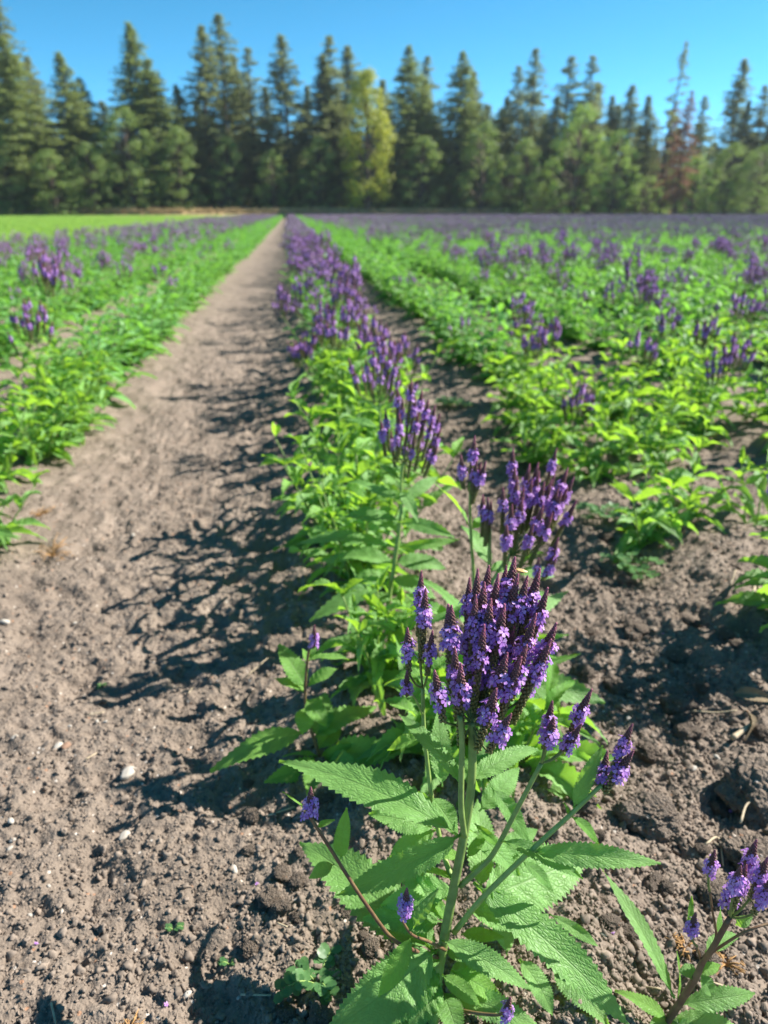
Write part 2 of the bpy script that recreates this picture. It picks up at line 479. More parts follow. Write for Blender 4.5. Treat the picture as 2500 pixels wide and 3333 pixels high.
# ------------------------------------------------------------------ scatter (geometry nodes), only for uncountable stuff
def scatter(name, pts, rot, scl, idx, protos, label, kind='stuff', cat=None):
    me = bpy.data.meshes.new(name)
    me.vertices.add(len(pts)); me.vertices.foreach_set('co', np.asarray(pts, np.float32).ravel())
    a = me.attributes.new('rot', 'FLOAT_VECTOR', 'POINT'); a.data.foreach_set('vector', np.asarray(rot, np.float32).ravel())
    scl = np.asarray(scl, np.float32)
    if scl.ndim == 1: scl = np.repeat(scl[:, None], 3, 1)
    a = me.attributes.new('scl', 'FLOAT_VECTOR', 'POINT'); a.data.foreach_set('vector', scl.ravel())
    a = me.attributes.new('idx', 'INT', 'POINT'); a.data.foreach_set('value', np.asarray(idx, np.int32))
    me.update()
    o = obj(name, me)
    ng = bpy.data.node_groups.new(name, 'GeometryNodeTree')
    ng.interface.new_socket('Geometry', in_out='INPUT', socket_type='NodeSocketGeometry')
    ng.interface.new_socket('Geometry', in_out='OUTPUT', socket_type='NodeSocketGeometry')
    gi = ng.nodes.new('NodeGroupInput'); go = ng.nodes.new('NodeGroupOutput'); jn = ng.nodes.new('GeometryNodeJoinGeometry')
    def attr(nm, ty):
        n = ng.nodes.new('GeometryNodeInputNamedAttribute'); n.data_type = ty; n.inputs[0].default_value = nm
        return [s_ for s_ in n.outputs if s_.enabled and s_.name == 'Attribute'][0]
    ra = attr('rot', 'FLOAT_VECTOR'); sa = attr('scl', 'FLOAT_VECTOR'); ia = attr('idx', 'INT')
    er = ng.nodes.new('FunctionNodeEulerToRotation'); ng.links.new(ra, er.inputs[0])
    for k, po in enumerate(protos):
        oi = ng.nodes.new('GeometryNodeObjectInfo'); oi.inputs[0].default_value = po
        cp = ng.nodes.new('FunctionNodeCompare'); cp.data_type = 'INT'; cp.operation = 'EQUAL'
        ii = [s_ for s_ in cp.inputs if s_.enabled]
        ng.links.new(ia, ii[0]); ii[1].default_value = k
        ip = ng.nodes.new('GeometryNodeInstanceOnPoints')
        ng.links.new(gi.outputs[0], ip.inputs['Points']); ng.links.new(cp.outputs[0], ip.inputs['Selection'])
        ng.links.new(oi.outputs['Geometry'], ip.inputs['Instance'])
        ng.links.new(er.outputs[0], ip.inputs['Rotation']); ng.links.new(sa, ip.inputs['Scale'])
        ng.links.new(ip.outputs[0], jn.inputs[0])
    ng.links.new(jn.outputs[0], go.inputs[0])
    md = o.modifiers.new('scatter', 'NODES'); md.node_group = ng
    return tag(o, label, cat, None, kind)

def proto(name, me):
    return bpy.data.objects.new(name, me)      # source of a scatter, never placed in the scene itself

def ico(sub):
    t = (1 + 5 ** 0.5) / 2
    V = [Vector(v).normalized() for v in [(-1, t, 0), (1, t, 0), (-1, -t, 0), (1, -t, 0), (0, -1, t), (0, 1, t), (0, -1, -t), (0, 1, -t), (t, 0, -1), (t, 0, 1), (-t, 0, -1), (-t, 0, 1)]]
    F = [(0, 11, 5), (0, 5, 1), (0, 1, 7), (0, 7, 10), (0, 10, 11), (1, 5, 9), (5, 11, 4), (11, 10, 2), (10, 7, 6), (7, 1, 8), (3, 9, 4), (3, 4, 2), (3, 2, 6), (3, 6, 8), (3, 8, 9), (4, 9, 5), (2, 4, 11), (6, 2, 10), (8, 6, 7), (9, 8, 1)]
    for _ in range(sub):
        c = {}; F2 = []
        def mid(a, b):
            k = (min(a, b), max(a, b))
            if k not in c:
                V.append(((V[a] + V[b]) / 2).normalized()); c[k] = len(V) - 1
            return c[k]
        for a, b, d in F:
            ab, bd, da = mid(a, b), mid(b, d), mid(d, a)
            F2 += [(a, ab, da), (b, bd, ab), (d, da, bd), (ab, bd, da)]
        F = F2
    return np.array([tuple(v) for v in V]), F

def lump_mesh(name, sub, seed, mat, amp=0.35, fr=1.6):
    from mathutils import noise as mn
    V, F = ico(sub)
    off = Vector((seed * 3.1, seed * 1.7, seed * 0.9))
    out = []
    for v in V:
        v = Vector(v)
        r = 1 + amp * mn.noise(v * fr + off) * 1.4 + amp * 0.5 * mn.noise(v * fr * 2.7 + off) + ((amp * 0.35 * mn.noise(v * fr * 7 + off) + amp * 0.3 * (0.35 - abs(mn.noise(v * fr * 6 + off * 2))) + amp * 0.10 * mn.noise(v * fr * 16 + off)) if sub > 2 else 0)
        w = v * r
        out.append((w.x, w.y, w.z * 0.75))
    return mesh(name, out, F, [mat])

# soil crumbs
rs = np.random.default_rng(3)
n1 = 95000
d = 0.42 + 2.6 * rs.random(n1) ** 2.0
ang = YAW + (rs.random(n1) - 0.5) * (1.15 + 0.9 * np.clip((1.1 - d) / 0.6, 0, 1))
cx = d * np.sin(ang) * 1.02 + (rs.random(n1) - .5) * .1; cy = d * np.cos(ang)
keep = rs.random(n1) < np.where((cx > 0.05), 1.0, 0.6)
cx, cy = cx[keep], cy[keep]
cz = ground_h(cx, cy)
size = 0.0013 + 0.0050 * rs.random(len(cx)) ** 12 + 0.0013 * rs.random(len(cx))
size *= np.where(cx > 0.3, 0.95, 0.8)
scl = size[:, None] * (0.75 + 0.5 * rs.random((len(cx), 3)))
cz = cz + size * 0.05
crumbs = [proto('crumb%d' % k, lump_mesh('crumb%d' % k, 1, k + 2, M['crumb'], 0.8, 1.3)) for k in range(4)]
scatter('soil_crumbs', np.stack([cx, cy, cz], -1), rs.random((len(cx), 3)) * 6.28, scl, rs.integers(0, 4, len(cx)), crumbs, 'loose grey-brown soil crumbs strewn over the bare ground')

# ------------------------------------------------------------------ leaves
def leaf_geo(L, W, arch=0.12, fold=0.25, twist=0.0, n=19, teeth=0.115, seed=0, petiole=0.06, droop=0.75):
    """serrated lance-shaped leaf along +x, normal +z"""
    rg = random.Random(seed)
    cols = [-1, -0.62, -0.22, 0, 0.22, 0.62, 1]
    V = []; UV = []; F = []
    ns = 2 * n
    w1, w2 = rg.uniform(0, 6), rg.uniform(0, 6)
    for i in range(ns + 1):
        t = i / ns
        tt = max(0, (t - petiole) / (1 - petiole))
        w = (tt ** 0.62) * (1 - tt) ** 1.0 / 0.482
        w = min(w, 1.05) * 0.5 * W
        w = max(w, 0.012 * W + 0.0006)
        for c in cols:
            ww = w; tx = t
            if abs(c) == 1 and 0.08 < t < 0.985:
                if i % 2:
                    ww = w * (1 + teeth) + 0.006 * W; tx = t + 0.35 / ns
                else:
                    ww = w * (1 - teeth * 0.55)
            yy = ww * c
            bend = arch * L * (4 * t * (1 - t) * 0.55 - droop * t * t)
            z = bend + fold * abs(yy) * (1 - 0.5 * t)
            z += 0.055 * W * math.sin(t * 41 - abs(c) * 3.4) * abs(c) * (0.3 if abs(c) == 1 else 1) * (1 - t)
            z += 0.06 * W * c * abs(c) * math.sin(t * 9 + (w1 if c > 0 else w2))
            a = twist * t
            V.append((tx * L, yy * math.cos(a) - (z - bend) * math.sin(a), bend + (z - bend) * math.cos(a) + yy * math.sin(a)))
            UV.append((t, c))
    k = len(cols)
    for i in range(ns):
        for j in range(k - 1):
            a = i * k + j
            F.append((a, a + k, a + k + 1, a + 1))
    return V, F, UV

def leaf_mesh(name, mat, **kw):
    V, F, UV = leaf_geo(**kw)
    return mesh(name, V, F, [mat], True, None, UV)

def frame(base, tip, roll=0.0, upv=None):
    """matrix with x along the leaf, z its upper side"""
    b = Vector(base); x = Vector(tip) - b
    L = x.length; x = x / L
    u = Vector(upv) if upv is not None else Vector((0, 0, 1))
    z = u - x * u.dot(x)
    if z.length < 1e-4: z = Vector((1, 0, 0)) - x * x.x
    z.normalize(); y = z.cross(x)
    m = Matrix(((x.x, y.x, z.x, b.x), (x.y, y.y, z.y, b.y), (x.z, y.z, z.z, b.z), (0, 0, 0, 1)))
    return m @ Matrix.Rotation(roll, 4, 'X'), L

LEAF_PROTO = [leaf_mesh('leaf_shape%d' % k, M['leaf'], L=1, W=1, arch=a, fold=f, twist=tw, n=13, seed=k) for k, (a, f, tw) in enumerate([(0.18, 0.25, 0.2), (0.32, 0.35, -0.3), (0.08, 0.15, 0.1), (0.25, 0.5, -0.1), (0.45, 0.3, 0.35)])]
LEAF_PROTO_Y = [leaf_mesh('young_leaf_shape%d' % k, M['leaf_young'], L=1, W=1, arch=a, fold=f, twist=tw, n=11, seed=k) for k, (a, f, tw) in enumerate([(0.18, 0.45, 0.2), (0.05, 0.6, -0.3), (0.3, 0.35, 0.1)])]

# ------------------------------------------------------------------ flower spikes
def bud_geo(r, l, sides=5):
    V = [(0, 0, -l * 0.5)]
    for z, rr in ((-0.25, 0.75), (0.1, 1.0), (0.36, 0.62)):
        for k in range(sides):
            a = 2 * math.pi * k / sides
            V.append((rr * r * math.cos(a), rr * r * math.sin(a), z * l))
    V.append((0, 0, l * 0.5))
    F = []
    for k in range(sides):
        k2 = (k + 1) % sides
        F.append((0, 1 + k2, 1 + k))
        for q in range(2):
            F.append((1 + q * sides + k, 1 + q * sides + k2, 1 + (q + 1) * sides + k2, 1 + (q + 1) * sides + k))
        F.append((1 + 2 * sides + k, 1 + 2 * sides + k2, 1 + 3 * sides))
    return np.array(V), F

def spike_mesh(name, col_len, seed, cone=0.024):
    """bud spike along z: flowering ring at z = 0, cone above, spent column below"""
    rg = random.Random(seed)
    mb = MB()
    mb.tube([(0, 0, -col_len), (0, 0, -0.006), (0, 0, cone * 0.5), (0, 0, cone * 0.97)], [0.0011, 0.0018, 0.0022, 0.0005], 6)
    z = -col_len; a = rg.uniform(0, 6)
    while z < cone:
        if z < -0.006:
            r = 0.0026; br, bl = 0.00135, 0.0040; dz = 0.00062; tilt = 0.35
        else:
            t = min(1, max(0, (z - 0.002) / (cone - 0.002)))
            r = 0.0034 * (1 - t ** 1.45) + 0.0002
            br = 0.00140 * (1 - 0.5 * t); bl = 0.0030 * (1 - 0.45 * t); dz = 0.00026 + 0.00004 * (1 - t); tilt = 0.45
        V, F = bud_geo(br * rg.uniform(0.85, 1.12), bl * rg.uniform(0.9, 1.15))
        m = Matrix.Translation((r * math.cos(a), r * math.sin(a), z)) @ Matrix.Rotation(a, 4, 'Z') @ Matrix.Rotation(tilt, 4, 'Y')
        mb.add([m @ Vector(v) for v in V], F)
        a += 2.39996; z += dz
    return mb.mesh(name, [M['bud']])

def blossom_geo(d=0.0088, seed=0):
    rg = random.Random(seed)
    V = []; F = []
    # tube
    for zz, r in ((-0.0045, 0.0006), (0.0, 0.0011)):
        for k in range(5):
            a = 2 * math.pi * k / 5
            V.append((r * math.cos(a), r * math.sin(a), zz))
    for k in range(5):
        F.append((k, (k + 1) % 5, 5 + (k + 1) % 5, 5 + k))
    R = d / 2
    for k in range(5):
        a = 2 * math.pi * (k + 0.5) / 5 + rg.uniform(-.08, .08)
        b = len(V); cu = rg.uniform(-0.15, 0.3)
        for rr, wv, zz in ((0.20, 0.12, 0.0), (0.55, 0.30, 0.04), (0.85, 0.32, 0.02), (1.0, 0.16, -0.02)):
            for sgn in (-1, 0, 1):
                rad = R * (rr - (0.07 if (sgn == 0 and rr == 1.0) else 0))
                x, y_ = rad, sgn * wv * R
                V.append((x * math.cos(a) - y_ * math.sin(a), x * math.sin(a) + y_ * math.cos(a), zz * R + cu * R * rr * rr * 0.6 + (0.06 * R if sgn else 0)))
        for q in range(3):
            for j in range(2):
                c = b + q * 3 + j
                F.append((c, c + 3, c + 4, c + 1))
    return V, F

BLOSSOM = []
for k in range(4):
    V, F = blossom_geo(seed=k)
    BLOSSOM.append(mesh('blossom_shape%d' % k, V, F, [M['petal']]))

def blossom_spots(seed, n=11, r0=0.0060):
    rg = random.Random(seed); out = []
    a = rg.uniform(0, 6)
    for i in range(n):
        z = -0.0115 + 0.0195 * (i + 0.5) / n + rg.uniform(-.001, .001)
        tilt = rg.uniform(0.75, 1.25) - (0.25 if z > 0.003 else 0)
        rr = r0 * rg.uniform(0.85, 1.25) * (0.9 if z > 0.003 else 1)
        m = Matrix.Rotation(a, 4, 'Z') @ Matrix.Translation((rr, 0, z)) @ Matrix.Rotation(tilt, 4, 'Y') @ Matrix.Rotation(rg.uniform(0, 6), 4, 'Z') @ Matrix.Scale(rg.uniform(0.9, 1.2), 4)
        out.append((m, rg.randrange(4)))
        a += 2.39996 + rg.uniform(-.3, .3)
    return out

BGEO = [blossom_geo(seed=k) for k in range(4)]
def blossom_ring_mesh(name, seed, n=12, **kw):
    mb = MB()
    for m, k in blossom_spots(seed, n, **kw):
        mb.add([m @ Vector(v) for v in BGEO[k][0]], BGEO[k][1])
    return mb.mesh(name, [M['petal']])

SPIKE = [spike_mesh('spike_shape%d' % k, c, k, cn) for k, (c, cn) in enumerate([(0.055, 0.027), (0.045, 0.025), (0.06, 0.029), (0.03, 0.023), (0.014, 0.021)])]
SPIKE_COL = [0.055, 0.045, 0.06, 0.03, 0.014]
SPIKE_TOP = [0.027, 0.025, 0.029, 0.023, 0.021]
RING = [blossom_ring_mesh('ring_shape%d' % k, 40 + k, 13 + (k % 3) * 2) for k in range(4)]

def zframe(p, d, spin=0.0):
    d = Vector(d).normalized()
    x = d.cross(Vector((0.2, 1, 0.1)))
    x.normalize(); y_ = d.cross(x)
    return Matrix(((x.x, y_.x, d.x, p[0]), (x.y, y_.y, d.y, p[1]), (x.z, y_.z, d.z, p[2]), (0, 0, 0, 1))) @ Matrix.Rotation(spin, 4, 'Z')

def add_spike(plant, tip, axis, k, scale=1.0, single=False, seed=0, blooms=True):
    """a spike whose tip is at `tip` (world); returns the foot of its column"""
    axis = Vector(axis).normalized()
    o_pt = Vector(tip) - axis * SPIKE_TOP[k] * scale
    fat = 0.80 + 0.24 * ((seed * 0.618) % 1)
    M_ = zframe(o_pt, axis, seed * 1.7) @ Matrix.Diagonal((scale * fat, scale * fat, scale, 1))
    s = obj('flower_spike', SPIKE[k], plant)
    s.matrix_basis = plant.matrix_basis.inverted() @ M_
    if blooms:
        if single:
            for m, b in blossom_spots(seed + 100, 12):
                bo = obj('blossom', BLOSSOM[b], s); bo.matrix_basis = m
        else:
            r = obj('blossom_ring', RING[seed % 4], s); r['kind'] = 'stuff'
    return o_pt - axis * SPIKE_COL[k] * scale

def world_leaf(plant, base, tip, W, roll=0.0, arch=0.15, fold=0.25, twist=0.1, young=False, seed=0, n=19, upv=None):
    m, L = frame(base, tip, roll, upv)
    me = leaf_mesh('leaf', M['leaf_young'] if young else M['leaf'], L=L, W=W, arch=arch, fold=fold, twist=twist, n=n, seed=seed, droop=0.0)
    o = obj('leaf', me, plant)
    o.matrix_basis = plant.matrix_basis.inverted() @ m
    return o

def stem_part(plant, lines, mat, name='stem', sides=8):
    """lines: list of (points, r0, r1); one mesh"""
    inv = plant.matrix_basis.inverted()
    mb = MB()
    for pts, r0, r1 in lines:
        q = smooth_line([inv @ Vector(p) for p in pts], 5)
        mb.tube(q, [r0 + (r1 - r0) * i / (len(q) - 1) for i in range(len(q))], sides)
    return obj(name, mb.mesh(name, [mat]), plant)

# ------------------------------------------------------------------ the sharp vervain in front
def ground_root(p):
    return Vector((p[0], p[1], gh(p[0], p[1]) - 0.01))

def px_leaf(plant, bx, by, bY, tx, ty, dz, wpx, roll=0.0, arch=0.15, fold=0.25, twist=0.1, young=False, seed=0, n=19, k=1.08):
    b = P(bx, by, bY); t = PZ(tx, ty, b.z + dz)
    t = PZ(tx, ty, max(t.z, gh(t.x, t.y) + 0.016))
    W = wpx / FPX * depth((b + t) / 2) * k
    return world_leaf(plant, b, t, W, roll, arch, fold, twist, young, seed, n, (0.05, -0.35, 0.85))

def head(plant, foot, tips, scale=1.0, single=False, lean=0.45, seed=0, stalk_r=0.0010, nvar=3, mat=None):
    """spikes standing on one foot point, with their stalks"""
    lines = []
    foot = Vector(foot)
    for i, tp in enumerate(tips):
        tp, k = (tp if isinstance(tp, tuple) else (tp, (i * 7 + seed) % nvar))
        out = (tp - foot)
        ax = (out.normalized() * lean + Vector((0.05, 0, 1)) * (1 - lean)).normalized()
        e = add_spike(plant, tp, ax, k, scale, single, seed * 13 + i)
        c = foot + (e - foot) * 0.5 + Vector((0, 0, -0.12 * (e - foot).length))
        lines.append(([foot, c, e, e + ax * 0.004], stalk_r * 1.2, stalk_r))
    st_ = stem_part(plant, lines, M['stalk'], 'flower_stalks', 5)
    return []

def z1(x, y): return 1200 + x * 0.6028, 1750 + y * 0.6028
def z4(x, y): return 1300 + x * 0.422, 1350 + y * 0.422

MS = 0.90
def Q(x, y, Y): return P(x, y, Y * MS)
mroot = ground_root(PZ(1408, 3345, 0.05))
main = thing('vervain_plant', 'tall vervain with a dense violet flower head, long serrated leaves and three flowering side branches', 'plant', mroot)
stem_line = [mroot, Q(1420, 3215, 0.53), Q(1445, 3060, 0.54), Q(1475, 2900, 0.55), Q(1508, 2730, 0.56), Q(1534, 2560, 0.57), Q(1538, 2410, 0.577), Q(1534, 2350, 0.58)]
stem_part(main, [(stem_line, 0.0060, 0.0036), ([Q(1512, 2722, 0.557), Q(1502, 2640, 0.555), Q(1501, 2558, 0.557), Q(1504, 2413, 0.562), Q(1497, 2330, 0.565)], 0.0030, 0.0026)], M['stem'])
r1 = [Q(1497, 2884, 0.551), Q(1560, 2828, 0.55), Q(1610, 2771, 0.55), Q(1695, 2611, 0.552), Q(1762, 2484, 0.555)]
r2 = [Q(1478, 3035, 0.542), Q(1570, 2923, 0.535), Q(1711, 2784, 0.535), Q(1855, 2653, 0.54), Q(1956, 2556, 0.543)]
stem_part(main, [(r1, 0.0030, 0.0021)], M['stem'], 'side_branch')
stem_part(main, [(r2, 0.0030, 0.0020)], M['stem'], 'side_branch')
stem_part(main, [([Q(1425, 3115, 0.535), Q(1340, 3090, 0.525), Q(1272, 3050, 0.52), Q(1196, 2949, 0.52), Q(1129, 2847, 0.525), Q(1028, 2687, 0.53), Q(1000, 2645, 0.532)], 0.0022, 0.0014)], M['stem_red'], 'side_branch')
stem_part(main, [([Q(1450, 3092, 0.535), Q(1390, 3062, 0.52), Q(1340, 3041, 0.51), Q(1306, 2991, 0.505)], 0.0018, 0.0012)], M['stem_red'], 'side_branch')
stem_part(main, [([Q(1440, 3270, 0.53), Q(1520, 3292, 0.50), Q(1618, 3303, 0.48), Q(1640, 3290, 0.475)], 0.0018, 0.0012)], M['stem_red'], 'side_branch')
lb = [Q(1478, 2875, 0.555), Q(1450, 2800, 0.575), Q(1429, 2714, 0.60), Q(1405, 2594, 0.61), Q(1381, 2383, 0.62), Q(1376, 2236, 0.625)]
stem_part(main, [(lb, 0.0028, 0.0019), ([Q(1378, 2330, 0.622), Q(1352, 2275, 0.612), Q(1336, 2252, 0.607)], 0.0012, 0.001)], M['stem'], 'side_branch')

tips = []
for x, y, k in [(590, 170, 0), (625, 240, 1), (700, 195, 2), (790, 105, 0), (808, 195, 2), (858, 205, 1), (925, 168, 0), (968, 270, 1), (580, 310, 0), (735, 360, 0), (905, 410, 2), (1015, 460, 1), (985, 550, 0), (625, 470, 0), (855, 580, 1), (825, 645, 0), (748, 620, 1), (690, 815, 1), (770, 950, 3), (430, 360, 0), (447, 365, 3), (465, 590, 1), (497, 680, 0), (355, 715, 3), (660, 330, 1)]:
    sx, sy = z1(x, y)
    f = (sy - 1810) / 520
    tips.append((Q(sx, sy, 0.645 - 0.115 * f), k))
ml = head(main, Q(1534, 2352, 0.58), tips, 1.16, True, 0.42, 3)
extra = []
for x, y in [(545, 215), (650, 150), (745, 150), (890, 240), (540, 420), (690, 300), (800, 330), (930, 330), (560, 520), (680, 540), (790, 470), (905, 500), (600, 620), (950, 640)]:
    sx, sy = z1(x, y)
    extra.append((Q(sx, sy, 0.665 - 0.10 * (sy - 1810) / 520), 1))
ml += head(main, Q(1534, 2352, 0.58), extra, 1.08, False, 0.42, 4)
tl = [(Q(*z1(285, 178), 0.64), 1), (Q(*z1(308, 275), 0.625), 0), (Q(*z1(210, 485), 0.60), 3), (Q(*z1(345, 500), 0.61), 3)]
ml += head(main, Q(1376, 2238, 0.625), tl, 0.98, False, 0.35, 5)
ml += head(main, Q(1337, 2254, 0.607), [(Q(1325, 2182, 0.60), 4)], 0.85, False, 0.3, 7)
ml += head(main, Q(1762, 2484, 0.555), [(Q(*z1(992, 880), 0.56), 3), (Q(*z1(1000, 970), 0.545), 4), (Q(*z1(1205, 818), 0.56), 1), (Q(*z1(1150, 1005), 0.545), 4)], 1.0, False, 0.62, 9)
ml += head(main, Q(1956, 2556, 0.543), [(Q(*z1(1425, 1005), 0.55), 3), (Q(*z1(1430, 1150), 0.54), 3), (Q(*z1(1290, 1150), 0.56), 4)], 1.0, False, 0.7, 11)
ml += head(main, Q(1000, 2645, 0.532), [(Q(1012, 2562, 0.535), 4)], 0.95, False, 0.2, 13)
ml += head(main, Q(1306, 2991, 0.505), [(Q(1325, 2890, 0.505), 4)], 1.0, False, 0.2, 14)
ml += head(main, Q(1640, 3290, 0.475), [(Q(1662, 3245, 0.475), 4)], 0.9, False, 0.3, 15)

ML = [  # base x, y, Y, tip x, y, rise of the tip, width px, roll, arch, fold, twist, young
    (1503, 2722, .56, 907, 2481, -0.005, 165, 0.1, .16, .22, .1, 0),
    (1500, 2716, .558, 1093, 2912, -0.045, 120, -0.55, .14, .2, -.2, 0),
    (1501, 2548, .565, 1298, 2326, 0.035, 85, 0.35, .1, .25, -.2, 0),
    (1522, 2548, .57, 1752, 2437, 0.004, 95, -0.35, .16, .25, .2, 0),
    (1540, 2872, .55, 2056, 3345, -0.075, 165, 0.0, .16, .2, .1, 0),
    (1725, 2772, .535, 2152, 2810, 0.006, 95, 0.25, .18, .25, .1, 0),
    (1630, 2735, .548, 1897, 2862, -0.03, 70, 0.0, .22, .3, .2, 0),
    (1560, 2930, .56, 1905, 2790, -0.03, 235, 0.2, .1, .12, 0, 0),
    (1420, 3110, .535, 976, 2738, 0.002, 215, 0.0, .15, .2, .1, 0),
    (1425, 3090, .53, 1060, 3365, -0.03, 215, -0.25, .16, .18, -.1, 0),
    (1340, 3045, .51, 1233, 3245, -0.045, 85, -0.2, .15, .25, 0, 1),
    (1437, 3060, .53, 1730, 3222, -0.025, 100, 0.0, .2, .25, .1, 0),
    (1437, 3172, .51, 1565, 3275, -0.02, 70, 0.1, .2, .3, 0, 1),
    (1690, 3120, .53, 1798, 3305, -0.045, 95, -0.1, .25, .25, .1, 0),
    (1790, 2975, .54, 1945, 3078, -0.03, 48, 0.3, .3, .35, .1, 0),
    (1650, 3110, .56, 1615, 2955, 0.0, 85, 0.1, .12, .2, 0, 0),
    (1800, 3150, .545, 1985, 3345, -0.05, 120, 0.0, .2, .2, .1, 0),
    (1109, 2797, .527, 1130, 2628, 0.045, 68, -0.3, .1, .25, 0, 1),
    (1088, 2813, .527, 1006, 2858, -0.012, 58, 0.0, .2, .25, 0, 1),
    (1028, 2692, .53, 918, 2578, 0.02, 30, 0.9, .15, .4, 0, 1),
    (1032, 2690, .53, 1090, 2668, 0.008, 26, 0.2, .2, .4, 0, 1),
    (1866, 2630, .543, 1962, 2425, 0.055, 66, -0.2, .1, .2, 0, 0),
    (1860, 2655, .54, 1948, 2748, -0.03, 46, 0.1, .2, .3, 0, 1),
    (1852, 2655, .54, 1835, 2612, 0.008, 18, 0.2, .2, .4, 0, 1),
    (1440, 2560, .61, 1425, 2310, 0.06, 90, -0.1, .1, .2, 0, 0),
    (1600, 2560, .60, 1722, 2745, -0.045, 75, 0.2, .2, .3, 0, 0),
    (1565, 2900, .58, 1555, 2600, 0.02, 120, 0.1, .1, .15, 0, 0),
    (1490, 2860, .56, 1345, 2835, 0.01, 50, 0.6, .12, .3, 0, 1),
    (1345, 3022, .51, 1426, 2893, 0.03, 55, -0.3, .12, .3, 0, 0),
    (1420, 3090, .545, 1290, 2960, 0.0, 95, 0.2, .12, .2, 0, 0),
    (1480, 2890, .57, 1240, 2950, -0.03, 120, 0.1, .15, .2, 0, 0),
    (1440, 3150, .535, 1250, 3345, -0.05, 120, 0.1, .15, .2, 0, 0),
    (1450, 3180, .54, 1640, 3140, -0.01, 110, 0.1, .15, .2, 0, 0),
    (1440, 3200, .53, 1330, 3345, -0.03, 110, 0.1, .15, .2, 0, 0),
    (1440, 3230, .53, 1500, 3400, -0.03, 110, 0.1, .2, .2, 0, 0),
    (1470, 3230, .53, 1760, 3345, -0.03, 110, 0.1, .2, .2, 0, 0),
    (1405, 2594, .61, 1310, 2640, -0.03, 70, 0.1, .2, .25, 0, 0),
    (1405, 2594, .61, 1490, 2720, -0.03, 90, 0.1, .2, .25, 0, 0),
    (1560, 2640, .60, 1690, 2500, 0.01, 95, 0.1, .2, .2, 0, 0),
    (1600, 2790, .60, 1750, 2700, 0.0, 80, 0.1, .2, .2, 0, 0),
    (1545, 2680, .58, 1625, 2755, -0.03, 36, 0.5, .2, .4, 0, 1),
    (1460, 2930, .57, 1230, 2800, 0.02, 110, 0.1, .15, .2, 0, 0),
    (1440, 3000, .56, 1180, 2990, 0.0, 120, 0.0, .15, .2, 0, 0),
    (1520, 2960, .56, 1720, 3010, -0.02, 110, 0.0, .15, .2, 0, 0),
    (1530, 2700, .59, 1690, 2850, -0.04, 90, 0.0, .15, .2, 0, 0),
    (1420, 2700, .61, 1200, 2650, 0.0, 110, 0.0, .15, .2, 0, 0),
    (1420, 2700, .61, 1270, 2790, -0.03, 100, 0.0, .15, .2, 0, 0),
    (1380, 2400, .62, 1260, 2440, -0.02, 60, 0.0, .15, .25, 0, 1),
    (1440, 3150, .54, 1180, 3180, -0.01, 120, 0.0, .15, .2, 0, 0),
    (1430, 3260, .53, 1180, 3380, 0.0, 120, 0.0, .15, .2, 0, 0),
    (1465, 3010, .55, 1385, 2890, 0.02, 45, 0.2, .12, .3, 0, 1),
    (1470, 2990, .555, 1330, 2920, 0.01, 60, 0.0, .15, .25, 0, 0),
    (1500, 3040, .55, 1640, 3050, 0.0, 55, 0.1, .15, .25, 0, 1),
    (1440, 3120, .535, 1310, 3150, 0.0, 60, 0.1, .2, .25, 0, 0),
    (1450, 3100, .54, 1560, 3110, 0.0, 60, 0.1, .2, .25, 0, 0),
    (1500, 2800, .57, 1400, 2760, 0.01, 50, 0.1, .2, .25, 0, 1),
    (1520, 2790, .565, 1590, 2700, 0.02, 45, 0.1, .2, .25, 0, 1),
    (1440, 3180, .535, 1345, 3260, -0.01, 60, 0.1, .2, .25, 0, 1),
    (1700, 2800, .54, 1800, 2900, -0.03, 50, 0.1, .2, .25, 0, 0),
    (1600, 2890, .54, 1660, 3010, -0.03, 55, 0.1, .2, .25, 0, 0),
    (1470, 3160, .54, 1640, 3260, -0.02, 90, 0.0, .2, .2, 0, 1),
]
for i, a in enumerate(ML):
    px_leaf(main, a[0], a[1], a[2] * MS, *a[3:11], bool(a[11]), 200 + i, 25)

# ------------------------------------------------------------------ second plant behind it
BY = 0.97
broot = ground_root(P(1600, 2330, 0.94))
plB = thing('vervain_plant', 'vervain with a broad violet head of slender spikes just behind the tall branching one', 'plant', broot)
bfoot = P(*z4(860, 1070), BY)
stem_part(plB, [([broot, P(1602, 2150, 0.95), P(1592, 1930, 0.96), P(*z4(693, 1330), BY), P(*z4(695, 1000), BY), P(*z4(700, 880), BY + .01)], 0.0045, 0.0026),
                ([P(*z4(690, 1330), BY), P(*z4(780, 1180), BY), bfoot], 0.0032, 0.0022),
                ([P(1602, 2150, 0.95), P(*z4(590, 1500), BY + .02), P(*z4(572, 1200), BY + .03), P(*z4(550, 900), BY + .03), P(*z4(545, 620), BY + .03), P(*z4(545, 520), BY + .03)], 0.0032, 0.0018)], M['stem'])
tB = []
for i, (x, y) in enumerate([(880, 255), (893, 400), (1005, 378), (1072, 370), (1215, 255), (1300, 410), (1347, 480), (1200, 455), (1080, 435), (1025, 495), (1120, 518), (1175, 500), (910, 478), (1252, 600), (1370, 658), (1110, 700), (800, 560), (1035, 840), (950, 640), (870, 690), (1300, 560), (830, 850), (960, 560), (1180, 760), (1230, 560)]):
    tB.append((P(*z4(x, y), BY + 0.06 - 0.13 * (y - 255) / 600), i % 3))
bl = head(plB, bfoot, tB, 1.1, False, 0.45, 21)
bl += head(plB, P(*z4(700, 880), BY), [(P(*z4(645, 615), BY), 1), (P(*z4(685, 640), BY - .01), 0), (P(*z4(710, 660), BY), 1)], 1.0, False, 0.3, 23)
